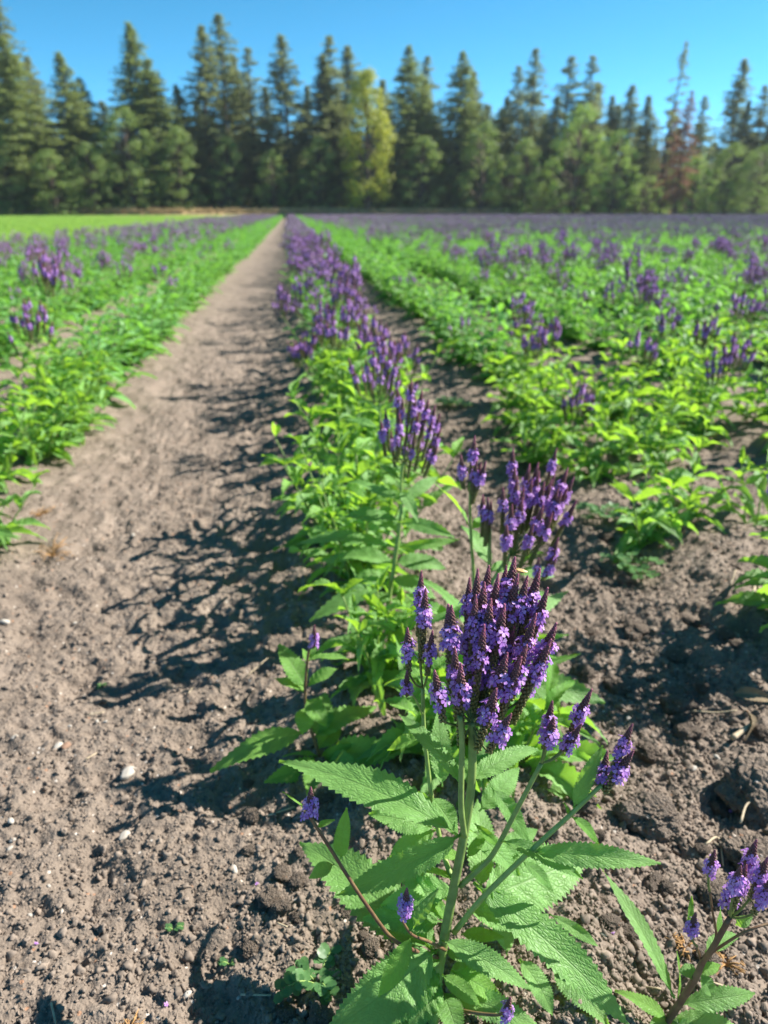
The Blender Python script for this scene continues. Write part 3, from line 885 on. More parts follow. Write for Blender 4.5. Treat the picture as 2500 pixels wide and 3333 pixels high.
bl += head(plB, P(*z4(545, 520), BY + .03), [(P(*z4(583, 165), BY + .04), 0), (P(*z4(475, 308), BY + .03), 3), (P(*z4(600, 348), BY + .02), 3), (P(*z4(668, 358), BY + .02), 1), (P(*z4(630, 370), BY + .03), 3)], 1.05, False, 0.4, 25)
bl += head(plB, P(*z4(1060, 1230), BY - .06), [(P(*z4(1228, 945), BY - .05), 1), (P(*z4(1212, 1105), BY - .07), 4), (P(*z4(1075, 1100), BY - .06), 4)], 1.0, False, 0.5, 27)
BL = [
    (z4(540, 860), BY + .03, z4(265, 525), 0.05, 60, 0.9, .1, .3, 1), (z4(700, 1180), BY, z4(480, 850), 0.03, 80, 0.2, .15, .2, 0),
    (z4(560, 880), BY + .03, z4(640, 790), 0.01, 40, 0.3, .2, .3, 1), (z4(940, 1150), BY - .02, z4(1110, 1060), 0.02, 50, -0.6, .2, .3, 1),
    (z4(690, 1200), BY, z4(900, 1180), -0.01, 60, 0.2, .2, .3, 0), (z4(900, 1230), BY - .04, z4(1200, 1250), -0.02, 60, 0.2, .2, .3, 0),
    ((1600, 2130), .95, (1350, 1880), 0.02, 85, 0.3, .15, .2, 0), ((1600, 2130), .95, (1850, 1925), 0.01, 75, -0.1, .15, .25, 0),
    ((1600, 2200), .95, (1970, 2285), -0.02, 130, 0.2, .12, .2, 0), ((1600, 2230), .95, (1350, 2210), -0.01, 130, 0.2, .15, .2, 0),
    ((1605, 2080), .95, (1850, 2065), 0.015, 42, 0.9, .15, .4, 1), ((1600, 2180), .95, (1890, 2125), 0.0, 45, 0.9, .15, .4, 1),
    ((1600, 2290), .95, (1840, 2400), -0.03, 120, 0.1, .15, .2, 0), ((1600, 2290), .95, (1330, 2400), -0.03, 120, 0.1, .15, .2, 0),
    ((1600, 2230), .95, (1700, 2400), -0.04, 100, 0.1, .15, .2, 0), ((1595, 1990), .955, (1380, 2030), -0.02, 80, 0.2, .15, .2, 0),
    ((1595, 1990), .955, (1780, 1930), 0.01, 70, 0.2, .15, .2, 0), ((1600, 2290), .95, (1160, 2200), 0.0, 110, 0.2, .12, .2, 0),
    ((1600, 2290), .94, (1150, 2480), -0.06, 120, 0.2, .12, .2, 0),
]
for i, (b, bY, t, dz, w, ro, ar, fo, yg) in enumerate(BL):
    px_leaf(plB, *b, bY, *t, dz, w, ro, ar, fo, 0.1, bool(yg), 300 + i, 16)

# ------------------------------------------------------------------ small reddish-stemmed plant at the path edge
droot = ground_root(P(1052, 2500, 0.875))
plD = thing('vervain_plant', 'short vervain with a dark red stem and one small violet spike beside the bare path', 'plant', droot)
DYY = 0.87
dn = [droot, P(1045, 2475, DYY), P(1029, 2426, DYY), P(1001, 2334, DYY), P(993, 2258, DYY), P(1001, 2144, DYY), P(1014, 2085, DYY)]
stem_part(plD, [(dn, 0.0030, 0.0016)], M['stem_red'])
dl = head(plD, P(1014, 2085, DYY), [(P(1024, 2035, DYY), 4)], 1.05, False, 0.2, 31)
DL = [((1000, 2380), (684, 2512), -0.03, 70, 0.0, .2, 0), ((996, 2240), (906, 2098), 0.04, 62, 0.0, .12, 1), ((994, 2252), (893, 2209), 0.01, 42, 0.2, .2, 1),
      ((1004, 2231), (1100, 2177), 0.02, 42, -0.2, .2, 1), ((1004, 2150), (1136, 2148), 0.0, 34, -0.5, .2, 1), ((996, 2276), (1062, 2363), -0.03, 55, 0.0, .2, 1),
      ((1030, 2400), (1056, 2253), 0.03, 75, 0.0, .1, 1), ((1020, 2400), (1226, 2301), 0.0, 70, -0.3, .15, 0), ((1000, 2300), (985, 2390), -0.03, 55, 0.0, .3, 1),
      ((1035, 2440), (1110, 2350), 0.0, 55, 0.1, .2, 0), ((1045, 2470), (1155, 2420), 0.0, 35, 0.3, .2, 1), ((1040, 2465), (920, 2464), 0.0, 26, 0.6, .2, 1),
      ((1048, 2480), (860, 2545), -0.01, 60, -0.4, .15, 0), ((1048, 2480), (1200, 2540), -0.01, 80, 0.1, .15, 0), ((1046, 2476), (1000, 2590), -0.02, 70, 0.0, .2, 0),
      ((1046, 2476), (1330, 2440), 0.0, 90, 0.1, .15, 0), ((1003, 2160), (985, 2110), 0.012, 20, 0.2, .2, 1), ((1006, 2140), (1030, 2105), 0.012, 18, 0.2, .2, 1)]
for i, (b, t, dz, w, ro, ar, yg) in enumerate(DL):
    px_leaf(plD, *b, DYY, *t, dz, w * 1.5, ro, ar, 0.25, 0.1, True, 400 + i, 15)

# ------------------------------------------------------------------ cut-off plant at the lower right corner
eroot = ground_root(PZ(2140, 3400, 0.02))
plE = thing('vervain_plant', 'leaning vervain with a thick purple-brown stem and pale violet spikes on the cloddy soil', 'plant', eroot)
EY = 0.43
en = [eroot, P(2170, 3328, EY), P(2206, 3274, EY), P(2261, 3188, EY - .005), P(2288, 3129, EY - .005), P(2315, 3093, EY - .01), P(2378, 2984, EY - .01)]
stem_part(plE, [(en, 0.0042, 0.0026), ([P(2290, 3125, EY), P(2330, 3050, EY), P(2318, 2960, EY), P(2310, 2900, EY)], 0.0013, 0.001),
                ([P(2285, 3135, EY), P(2268, 3080, EY - .01)], 0.0013, 0.001), ([P(2300, 3110, EY), P(2420, 3035, EY - .02), P(2520, 3000, EY - .02)], 0.0015, 0.0011)], M['stem_red'])
el = head(plE, P(2378, 2984, EY - .01), [(P(2430, 2815, EY - .01), 3), (P(2412, 2818, EY - .03), 4), (P(2463, 2733, EY), 3), (P(2500, 2790, EY - .02), 3), (P(2395, 2850, EY + .01), 4), (P(2520, 2850, EY - .03), 3)], 1.0, False, 0.35, 41)
el += head(plE, P(2310, 2900, EY), [(P(2328, 2766, EY), 4)], 0.85, False, 0.2, 43)
el += head(plE, P(2268, 3080, EY - .01), [(P(2265, 2970, EY - .01), 4)], 0.8, False, 0.2, 44)
EL = [((2196, 3250), (1960, 2830), 0.06, 66, 0.15, .12, 0), ((2215, 3270), (2458, 3232), 0.0, 75, 0.1, .2, 0), ((2180, 3320), (2420, 3360), -0.01, 90, 0.1, .2, 0),
      ((2175, 3320), (2000, 3225), -0.01, 55, 0.2, .2, 1), ((2175, 3325), (2110, 3350), -0.01, 55, 0.2, .2, 0), ((2295, 3100), (2405, 3045), 0.0, 60, -0.5, .2, 0),
      ((2238, 3010), (2250, 2915), 0.03, 28, 0.1, .1, 1), ((2275, 3170), (2315, 3240), -0.02, 55, 0.1, .2, 0), ((2270, 3170), (2210, 3160), 0.0, 55, 0.1, .2, 0),
      ((2270, 3165), (2345, 3140), 0.0, 40, 0.1, .2, 1), ((2206, 3250), (2202, 3095), 0.03, 24, 0.8, .1, 1), ((2330, 3040), (2345, 2950), 0.01, 24, 0.5, .1, 1),
      ((2175, 3330), (2300, 3420), -0.03, 90, 0.1, .2, 0), ((2395, 3010), (2450, 2985), 0.01, 38, 0.1, .2, 0)]
for i, (b, t, dz, w, ro, ar, yg) in enumerate(EL):
    px_leaf(plE, *b, EY, *t, dz, w * 1.15, ro, ar, 0.25, 0.1, bool(yg), 500 + i, 17)

# ------------------------------------------------------------------ generic vervain plants
def plan_plant(seed, h=0.36, nst=6, spread=0.16, leafL=0.10, flower=0.0, nspk=16):
    """leaves [(matrix, young, k)], stems [(pts, r0, r1)], heads [(foot, tips)] in plant space"""
    rg = random.Random(seed)
    leaves = []; stems = []; heads = []
    for s_ in range(nst):
        a = 2 * math.pi * (s_ + rg.random() * 0.7) / nst
        sp = spread * (rg.uniform(0.25, 1.0) if s_ else 0.1)
        hh = h * (rg.uniform(0.62, 1.0) if s_ else 1.05)
        fl = rg.random() < flower
        if fl: hh *= 1.2
        ex, ey = sp * math.cos(a), sp * math.sin(a)
        p0 = Vector((0.02 * math.cos(a), 0.02 * math.sin(a), -0.015))
        p1 = Vector((ex * 0.55, ey * 0.55, hh * 0.45)); p2 = Vector((ex, ey, hh))
        line = smooth_line([p0, p1, p2], 6)
        stems.append((line, 0.0028, 0.0014))
        nn = max(4, int(hh / 0.048))
        az = rg.uniform(0, 3.1)
        for j in range(nn):
            t = 0.10 + 0.9 * j / (nn - 1)
            if fl and t > 0.9: continue
            q = t * (len(line) - 1); i0 = min(int(q), len(line) - 2); p = line[i0].lerp(line[i0 + 1], q - i0)
            az += math.pi / 2 + rg.uniform(-.3, .3)
            for side in (0, math.pi):
                aa = az + side + rg.uniform(-.25, .25)
                L = leafL * (1.1 - 0.55 * t) * rg.uniform(0.75, 1.25)
                el = rg.uniform(-0.15, 0.5) + 0.35 * t
                d_ = Vector((math.cos(aa) * math.cos(el), math.sin(aa) * math.cos(el), math.sin(el)))
                m, _ = frame(p, p + d_, rg.uniform(-.4, .4))
                yg = t > 0.7
                leaves.append((m @ Matrix.Diagonal((L, L * rg.uniform(0.30, 0.42), L, 1)), yg, rg.randrange(30)))
                if rg.random() < 0.5:
                    L2 = L * rg.uniform(0.35, 0.55); aa += rg.uniform(-.8, .8); el = rg.uniform(0.4, 1.0)
                    d_ = Vector((math.cos(aa) * math.cos(el), math.sin(aa) * math.cos(el), math.sin(el)))
                    m, _ = frame(p, p + d_, rg.uniform(-.5, .5))
                    leaves.append((m @ Matrix.Diagonal((L2, L2 * 0.38, L2, 1)), True, rg.randrange(30)))
        if fl:
            foot = p2; tips_ = []
            n_ = int(nspk * rg.uniform(0.6, 1.3))
            for k in range(n_):
                rr = 0.065 * math.sqrt(rg.random()); aa = rg.uniform(0, 6.28)
                tips_.append(Vector((p2.x + rr * math.cos(aa), p2.y + rr * math.sin(aa), p2.z + 0.135 - 1.0 * rr + rg.uniform(-.02, .03))))
            heads.append((foot, tips_))
    return leaves, stems, heads

def plant_parts(plant, plan):
    """every leaf and spike an object of its own"""
    leaves, stems, heads = plan
    mb = MB()
    for pts, r0, r1 in stems:
        mb.tube(pts, [r0 + (r1 - r0) * i / (len(pts) - 1) for i in range(len(pts))], 6)
    obj('stem', mb.mesh('stem', [M['stem']]), plant)
    for m, yg, k in leaves:
        o = obj('leaf', (LEAF_PROTO_Y[k % 3] if yg else LEAF_PROTO[k % 5]), plant)
        o.matrix_basis = m
    W_ = plant.matrix_basis
    lines = []
    for foot, tips_ in heads:
        lines += head(plant, W_ @ foot, [(W_ @ t, i % 2) for i, t in enumerate(tips_)], 1.0, False, 0.4, len(tips_) + 3)

def lod_leaf(mb, m, segs, mat):
    V = []; F = []
    prof = {4: ((0, .03), (.25, .46), (.55, .42), (.8, .22), (1, 0.02)), 2: ((0, .05), (.4, .5), (1, .03))}[segs]
    for t, w in prof:
        z = 0.25 * (2.2 * t * (1 - t) - 0.75 * t * t)
        for c in (-1, 0, 1):
            V.append(m @ Vector((t, w * c, z + 0.06 * abs(c))))
    for i in range(len(prof) - 1):
        for j in range(2):
            a = i * 3 + j
            F.append((a, a + 3, a + 4, a + 1))
    mb.add(V, F, mat)

def lod_head(mb, foot, tips_, rg, petals=12, psize=0.009, mats=(0, 1, 2)):
    for tp in tips_:
        ax = ((tp - foot).normalized() * 0.4 + Vector((0, 0, 0.6))).normalized()
        mb.tube([foot, tp - ax * 0.08], [0.0012, 0.0015], 3, mats[0], False)
        mb.tube([tp - ax * 0.08, tp - ax * 0.03, tp - ax * 0.016, tp], [0.0024, 0.003, 0.0042, 0.0006], 5, mats[1], False)
        x = ax.cross(Vector((0.3, 1, 0.2))).normalized(); y_ = ax.cross(x)
        for k in range(petals):
            a = k * 2.4 + rg.random(); z = -0.034 + 0.015 * k / petals
            r_ = x * math.cos(a) + y_ * math.sin(a)
            c = tp + ax * z + r_ * 0.007
            n_ = (r_ + ax * rg.uniform(0, .8)).normalized(); u = n_.cross(ax).normalized(); v = n_.cross(u)
            s_ = psize * 0.5 * rg.uniform(0.7, 1.1)
            mb.add([c + u * s_, c + v * s_ + n_ * s_ * 0.3, c - u * s_, c - v * s_ + n_ * s_ * 0.3], [(0, 1, 2, 3)], mats[2])

def lod_meshes(seed, segs, leafmat, **kw):
    leaves, stems, heads = plan_plant(seed, **kw)
    st = MB()
    for pts, r0, r1 in stems:
        q = [pts[0], pts[len(pts) // 2], pts[-1]]
        st.tube(q, [r0, (r0 + r1) / 2, r1], 4, 0, False)
    fo = MB()
    for m, yg, k in leaves:
        lod_leaf(fo, m, segs, 0)
    hd = None
    if heads:
        hd = MB(); rg = random.Random(seed)
        for f_, t_ in heads:
            lod_head(hd, f_, t_, rg)
    return st, fo, hd

def scatter_proto(seed, leafmat, keep=1.0, **kw):
    leaves, stems, heads = plan_plant(seed, **kw)
    rg = random.Random(seed); mb = MB()
    for m, yg, k in leaves:
        if rg.random() < keep: lod_leaf(mb, m, 2, 0)
    for f_, t_ in heads:
        lod_head(mb, f_, t_, rg, 7, 0.013, (1, 2, 3))
    return proto('row_plant', mb.mesh('row_plant', [leafmat, M['stalk'], M['bud_far'], M['petal_far']], False))

# third plant of the row: slender tall head
rng = random.Random(11)
croot = ground_root(P(1255, 2085, 1.235))
plC = thing('vervain_plant', 'slender vervain with a tall upright violet head on a bare green stem', 'plant', croot)
cfoot = P(1306, 1560, 1.26)
stem_part(plC, [([croot, P(1270, 1923, 1.24), P(1300, 1720, 1.25), P(1306, 1652, 1.255), cfoot, P(1318, 1480, 1.265)], 0.0048, 0.0025)], M['stem'])
tC = []
for i, (x, y) in enumerate([(1340, 1235), (1294, 1260), (1374, 1268), (1352, 1290), (1310, 1296), (1395, 1300), (1417, 1318), (1330, 1320), (1384, 1335), (1433, 1345), (1300, 1345), (1360, 1345), (1408, 1365), (1340, 1380), (1436, 1392), (1290, 1390), (1380, 1400), (1410, 1430), (1320, 1420), (1272, 1402), (1350, 1430), (1425, 1450), (1254, 1330), (1240, 1370)]):
    tC.append((P(x, y, 1.27 + rng.uniform(-.05, .05)), i % 2))
cl = head(plC, P(1316, 1500, 1.262), tC, 1.0, False, 0.35, 51)
CL = [((1275, 1880), (1008, 2025), -0.05, 80, -0.1, .15, 0), ((1306, 1640), (1130, 1570), 0.02, 60, 0.2, .15, 0), ((1306, 1640), (1428, 1550), 0.03, 45, 0.2, .15, 0),
      ((1303, 1700), (1480, 1750), -0.01, 55, 0.3, .2, 0), ((1303, 1700), (1100, 1690), 0.0, 75, 0.1, .2, 0), ((1295, 1740), (1180, 1660), 0.02, 75, 0.1, .15, 0),
      ((1290, 1780), (1495, 1755), 0.0, 36, 0.8, .15, 1), ((1290, 1780), (950, 1775), 0.0, 60, 0.1, .2, 0), ((1285, 1830), (1450, 1850), -0.02, 70, 0.1, .2, 0),
      ((1285, 1830), (1050, 1830), -0.02, 75, 0.1, .2, 0), ((1275, 1880), (1420, 1950), -0.03, 70, 0.1, .2, 0), ((1270, 1930), (1200, 1990), -0.03, 60, 0.1, .2, 0),
      ((1275, 1880), (1095, 1930), -0.03, 85, 0.1, .15, 0), ((1268, 1950), (1390, 2010), -0.03, 60, 0.1, .2, 0), ((1306, 1600), (1360, 1700), -0.03, 45, 0.1, .2, 0),
      ((1308, 1580), (1200, 1500), 0.03, 40, 0.3, .2, 1), ((1265, 1990), (1150, 2080), -0.03, 60, 0.1, .2, 0), ((1265, 1990), (1340, 2100), -0.03, 60, 0.1, .2, 0)]
for i, (b, t, dz, w, ro, ar, yg) in enumerate(CL):
    px_leaf(plC, *b, 1.245, *t, dz, w * 1.2, ro, ar, 0.25, 0.1, bool(yg), 600 + i, 13)

f4 = P(1236, 1310, 1.78)
froot = ground_root((f4.x - 0.02, 1.74, 0))
plF = thing('vervain_plant', 'vervain with a compact fan of violet spikes beyond the slender one', 'plant', froot)
stem_part(plF, [([froot, P(1215, 1560, 1.75), P(1236, 1400, 1.77), f4], 0.0045, 0.0025)], M['stem'])
tF = []
for i, (x, y) in enumerate([(1190, 1165), (1215, 1140), (1245, 1128), (1270, 1150), (1290, 1172), (1178, 1195), (1200, 1190), (1228, 1165), (1256, 1175), (1282, 1200), (1302, 1215), (1240, 1200), (1212, 1215), (1266, 1215), (1135, 1165), (1150, 1200)]):
    tF.append((P(x, y, 1.78 + rng.uniform(-.06, .06)), i % 2))
head(plF, f4, tF, 1.0, False, 0.4, 61)
for i, (b, t, dz, w, ro) in enumerate([((1236, 1400), (1100, 1370), 0.0, 50, 0.1), ((1236, 1400), (1350, 1360), 0.02, 40, 0.3), ((1225, 1480), (1080, 1500), -0.02, 55, 0.1), ((1225, 1480), (1350, 1500), -0.01, 50, 0.2), ((1220, 1530), (1150, 1620), -0.03, 50, 0.0), ((1220, 1530), (1320, 1600), -0.02, 50, 0.0), ((1236, 1340), (1160, 1300), 0.03, 30, 0.2), ((1236, 1340), (1310, 1310), 0.03, 30, 0.2)]):
    px_leaf(plF, *b, 1.765, *t, dz, w, ro, 0.18, 0.25, 0.1, False, 700 + i, 12)

# ---- plants with their own leaves close by
def near_plant(x, y, seed, label, group, rz=0.0, sc_=1.0, **kw):
    p = thing('vervain_plant', label, 'plant', (x, y, gh(x, y) - 0.005), group)
    p.rotation_euler = (0, 0, rz); p.scale = (sc_, sc_, sc_)
    plant_parts(p, plan_plant(seed, **kw))
    return p

ORD = ['first', 'second', 'third', 'fourth', 'fifth', 'sixth', 'seventh', 'eighth', 'ninth', 'tenth', 'eleventh', 'twelfth']
def row_label(kd, flowering):
    what = 'purple-headed vervain' if flowering else 'leafy vervain without heads'
    if kd == 0: w = 'in the middle row between bare path and furrow'; g = 'in the middle row'
    elif kd < 0: w = 'in the %s row across the bare path' % ORD[-kd - 1]; g = w
    else: w = 'in the %s row beyond the cloddy furrow' % ORD[min(kd, 12) - 1]; g = w
    return what + ' ' + w, ('flowering' if flowering else 'leafy') + ' vervain plants ' + g
count = 6
near_plant(0.30, 0.83, 71, 'low leafy vervain without flowers just behind the tall branching one', None, 0.4, 0.8, h=0.2, nst=6, spread=0.12, leafL=0.15)
near_plant(0.12, 1.06, 72, 'low leafy vervain behind the small red-stemmed plant', None, 1.4, 0.8, h=0.2, nst=6, spread=0.12, leafL=0.14)
near_plant(0.18, 0.83, 73, 'low leafy vervain in the shade between the red-stemmed plant and the tall branching one', None, 2.1, 0.8, h=0.16, nst=5, spread=0.11, leafL=0.14)
count += 3
yy = 1.42; k = 0
while yy < 3.3:
    fl = [0.0, 0.0, 0.0, 0.3, 0.5, 0.5, 0.5, 0.5][k % 8]
    x = ROW0 - 0.03 + rng.uniform(-.06, .06) + (0.07 if fl else 0)
    near_plant(x, yy, 80 + k, *row_label(0, fl > .3), rng.uniform(0, 6), rng.uniform(.9, 1.05), h=0.30, nst=8, spread=0.25, leafL=0.13, flower=fl, nspk=14)
    yy += 0.25; k += 1; count += 1
near_plant(-0.80, 1.68, 96, 'low vervain with drooping leaves, the first in the row across the path', None, 1.0, 0.85, h=0.24, nst=7, spread=0.2, leafL=0.13, flower=0.0); count += 1
yy = 1.88
while yy < 3.2:
    near_plant(ROWS_L[0] + 0.05 + rng.uniform(-.06, .06), yy, 100 + k, *row_label(-1, False), rng.uniform(0, 6), rng.uniform(.9, 1.1), h=0.28, nst=9, spread=0.25, leafL=0.13, flower=0.0)
    yy += 0.27; k += 1; count += 1
near_plant(-0.86, 2.72, 140, 'tall vervain with two large purple heads standing above the low leaves across the path', None, 1.0, 1.1, h=0.36, nst=4, spread=0.15, leafL=0.11, flower=0.8, nspk=16); count += 1
yy = 1.62
for x, yy, hh, ns in [(0.86, 1.55, 0.17, 5), (1.02, 1.66, 0.24, 4), (1.2, 1.62, 0.26, 3), (0.92, 2.0, 0.2, 6), (1.15, 2.05, 0.28, 5), (0.92, 2.4, 0.25, 6), (1.0, 2.7, 0.29, 7), (0.98, 2.98, 0.3, 7), (1.75, 2.2, 0.3, 6), (1.8, 2.55, 0.33, 6), (1.75, 2.9, 0.33, 6), (1.25, 2.4, 0.25, 4), (1.5, 2.45, 0.28, 5), (1.3, 2.75, 0.28, 6), (1.5, 2.65, 0.3, 6), (0.8, 2.22, 0.2, 5), (0.86, 2.62, 0.24, 5), (1.12, 2.25, 0.24, 5)]:
    near_plant(x, yy, 150 + k, *row_label(1 if x < 1.4 else 2, False), rng.uniform(0, 6), 1.0, h=hh, nst=ns - (1 if yy < 2.1 else 0), spread=0.2, leafL=0.125, flower=0.12 if yy > 2.1 else 0)
    k += 1; count += 1
# neighbour whose leaves and shadow reach in from beyond the photograph's edge
near_plant(0.98, 1.1, 170, 'vervain by the dark shaded clods, its leaf tips hanging over the soil', None, 0.3, 1.0, h=0.34, nst=7, spread=0.18, leafL=0.13, flower=0.4); count += 1

# ---- the next few hundred, foliage joined
MID = {}
def mid_proto(key, n, **kw):
    MID[key] = []
    for k in range(n):
        st, fo, hd = lod_meshes(900 + len(MID) * 20 + k, 4, None, **kw)
        MID[key].append((st.mesh('stem', [M['stem']]), fo.mesh('foliage', [M['foliage']], True), hd.mesh('flower_heads', [M['stalk'], M['bud_far'], M['petal']], False) if hd else None))
mid_proto('green', 5, h=0.31, nst=10, spread=0.29, leafL=0.125, flower=0.0)
mid_proto('some', 5, h=0.31, nst=10, spread=0.27, leafL=0.125, flower=0.2, nspk=11)
mid_proto('rich', 4, h=0.33, nst=8, spread=0.22, leafL=0.11, flower=0.6)

def mid_plant(x, y, key, lab, s_):
    st, fo, hd = MID[key][rng.randrange(len(MID[key]))]
    p = thing('vervain_plant', lab[0], 'plant', (x, y, gh(x, y) - 0.005), lab[1])
    p.rotation_euler = (0, 0, rng.uniform(0, 6.28)); p.scale = (s_, s_, s_ * rng.uniform(.9, 1.12))
    obj('stem', st, p); f_ = obj('foliage', fo, p); f_['kind'] = 'stuff'
    if hd:
        h_ = obj('flower_heads', hd, p); h_['kind'] = 'stuff'

def in_view(x, y, m=0.3):
    d_ = Vector((x, y, 0.2)) - EYE
    z = d_.dot(FWD); xx = d_.dot(RGT) / z * FPX
    return z > 0.3 and abs(xx) < 1250 + m * FPX / z

spots = []
def row_spots(rx, y0, y1, step, kind):
    y = y0 + rng.uniform(0, step)
    while y < y1:
        x = rx + rng.uniform(-.06, .06)
        if in_view(x, y): spots.append((y, x, kind))
        y += step * rng.uniform(.8, 1.2)
row_spots(ROW0 + 0.03, 3.3, 100, 0.26, 0)
for i, r in enumerate(ROWS_L):
    row_spots(r, 3.2 if i == 0 else (2.2 if i == 1 else 2.0), 100, 0.30, -1 - i)
for i, r in enumerate(ROWS_R):
    row_spots(r, 3.2 if i < 2 else 1.5, 100, 0.27, 1 + i)
spots.sort()
far_p = []; far_k = []
for y, x, kd in spots:
    u = rng.random()
    if kd == 0: fl = 'rich' if u < 0.75 else 'some'
    elif kd == -1: fl = 'green' if u < (0.93 if y > 9 else 0.75) else 'some'
    elif kd == 1: fl = 'green' if u < 0.9 else 'some'
    elif kd < 0: fl = 'green' if u < 0.35 else ('some' if u < 0.88 else 'rich')
    else: fl = 'green' if u < 0.28 else ('some' if u < 0.86 else 'rich')
    if kd not in (-1, 0, 1) and y > 14: fl = 'some' if u < 0.75 else 'rich'
    if count < 298:
        g = row_label(kd, fl != 'green')
        mid_plant(x, y, fl, g, rng.uniform(.85, 1.1)); count += 1
    else:
        far_p.append((x, y, 0.03)); far_k.append({'green': 0, 'some': 2, 'rich': 4}[fl] + rng.randrange(2))
print('far plants', len(far_p))
FP = [scatter_proto(1000 + k, M['foliage'], 0.8, h=0.31, nst=8, spread=0.28, leafL=0.13, flower=f_, nspk=9) for k, f_ in enumerate([0, 0, .18, .18, .42, .42])]
rr = np.random.default_rng(8)
far_p = np.array(far_p)
scatter('vervain_rows', far_p, np.stack([np.zeros(len(far_p)), np.zeros(len(far_p)), rr.random(len(far_p)) * 6.28], -1), 0.85 + 0.35 * rr.random(len(far_p)), far_k, FP, 'long rows of green and purple vervain running on to the trees')

# bright green crop beyond the left rows
cp = []
for r in range(62):
    rx = -5.0 - 0.75 * r
    y = 6.0
    while y < 98:
        if in_view(rx, y, 1.0): cp.append((rx + rng.uniform(-.1, .1), y, 0.0))
        y += 0.36 * rng.uniform(.8, 1.2) * (1 + max(0, y - 40) / 60)
CP = [scatter_proto(1100 + k, M['crop'], 0.7, h=0.30, nst=6, spread=0.26, leafL=0.16, flower=0) for k in range(2)]
cp = np.array(cp)
print('crop', len(cp))
scatter('green_crop', cp, np.stack([np.zeros(len(cp)), np.zeros(len(cp)), rr.random(len(cp)) * 6.28], -1), 0.9 + 0.4 * rr.random(len(cp)), rr.integers(0, 2, len(cp)), CP, 'bright green unflowered crop beyond the purple rows')

# dry grass tufts on the verge
gb = MB(); rg = random.Random(4)
for i in range(40):
    a = rg.uniform(0, 6.28); r_ = rg.uniform(0, .18); h_ = rg.uniform(.25, .6); w = 0.015
    b = Vector((r_ * math.cos(a), r_ * math.sin(a), -0.02)); u = Vector((math.cos(a + 1), math.sin(a + 1), 0)) * w
    t = b + Vector((rg.uniform(-.15, .15), rg.uniform(-.15, .15), h_))
    gb.add([b - u, b + u, t], [(0, 1, 2)])
tuft = proto('tuft', gb.mesh('tuft', [M['drygrass']], False))
tp = np.stack([rr.uniform(-70, 95, 5200), 99.0 + 7 * rr.random(5200) ** 2, np.full(5200, 0.66)], -1)
scatter('dry_grass', tp, np.stack([np.zeros(5200), np.zeros(5200), rr.random(5200) * 6.28], -1), 0.7 + 0.7 * rr.random(5200), np.zeros(5200), [tuft], 'dry tan grass edging the field below the trees')

# ------------------------------------------------------------------ trees along the far edge
def quad_at(mb, c, n_, s1, s2, m=0, rg=random):
    n_ = n_.normalized(); u = n_.cross(Vector((rg.uniform(-1, 1), rg.uniform(-1, 1), rg.uniform(-1, 1)))).normalized(); v = n_.cross(u)
    mb.add([c + u * s1, c + v * s2, c - u * s1, c - v * s2], [(0, 1, 2, 3)], m)

def conifer(seed, dens=1.0, bare=0.12, wid=0.15, mat='needles', ragged=0.35, lean=0.0, tipw=0.9):
    """unit height tree: trunk mesh and crown mesh"""
    rg = random.Random(seed)
    tr = MB()
    def axis(z): return Vector((lean * z * z + 0.006 * math.sin(z * 9 + seed), 0.006 * math.cos(z * 7 + seed), z))
    tr.tube([axis(i / 9) - Vector((0, 0, 0.01 if i == 0 else 0)) for i in range(10)], [0.0125 * (1 - i / 9.3) + 0.0008 for i in range(10)], 7)
    cr = MB()
    z = bare
    while z < 0.995:
        t = (z - bare) / (1 - bare)
        R = wid * (0.6 + 0.4 * min(1, t * 5)) * (1 - t) ** tipw + 0.005
        nb = rg.randint(5, 7)
        a0 = rg.uniform(0, 6.28)
        for b in range(nb):
            if rg.random() > dens * (1 - 0.25 * t): continue
            a = a0 + 6.28 * b / nb + rg.uniform(-.4, .4)
            L = R * (1 - ragged + ragged * 1.5 * rg.random())
            up = rg.uniform(-.35, .1) + 0.55 * t
            d_ = Vector((math.cos(a), math.sin(a), up)).normalized()
            sd_ = Vector((-math.sin(a), math.cos(a), 0))
            o_ = axis(z)
            tr.tube([o_, o_ + d_ * L * 0.85], [0.0022 * (1 - 0.7 * t), 0.0006], 3, 0, False)
            nc = max(2, int(L / 0.010))
            for c in range(nc):
                f = 0.15 + 0.85 * (c + rg.random()) / nc
                w_ = L * 0.34 * (1.15 - f)
                p = o_ + d_ * (L * f) + sd_ * rg.uniform(-w_, w_) + Vector((0, 0, -0.16 * L * f * f + rg.uniform(-.006, .006)))
                for q in range(8):
                    pp = p + Vector((rg.gauss(0, .006), rg.gauss(0, .006), rg.gauss(0, .004)))
                    quad_at(cr, pp, Vector((rg.gauss(0, .7), rg.gauss(0, .7), 1)), rg.uniform(.004, .0085), rg.uniform(.0022, .0045), 0, rg)
        z += 0.0145 * (1.2 - 0.45 * t) * rg.uniform(.8, 1.25)
    return tr.mesh('trunk', [M['bark']]), cr.mesh('crown', [M[mat]], False)

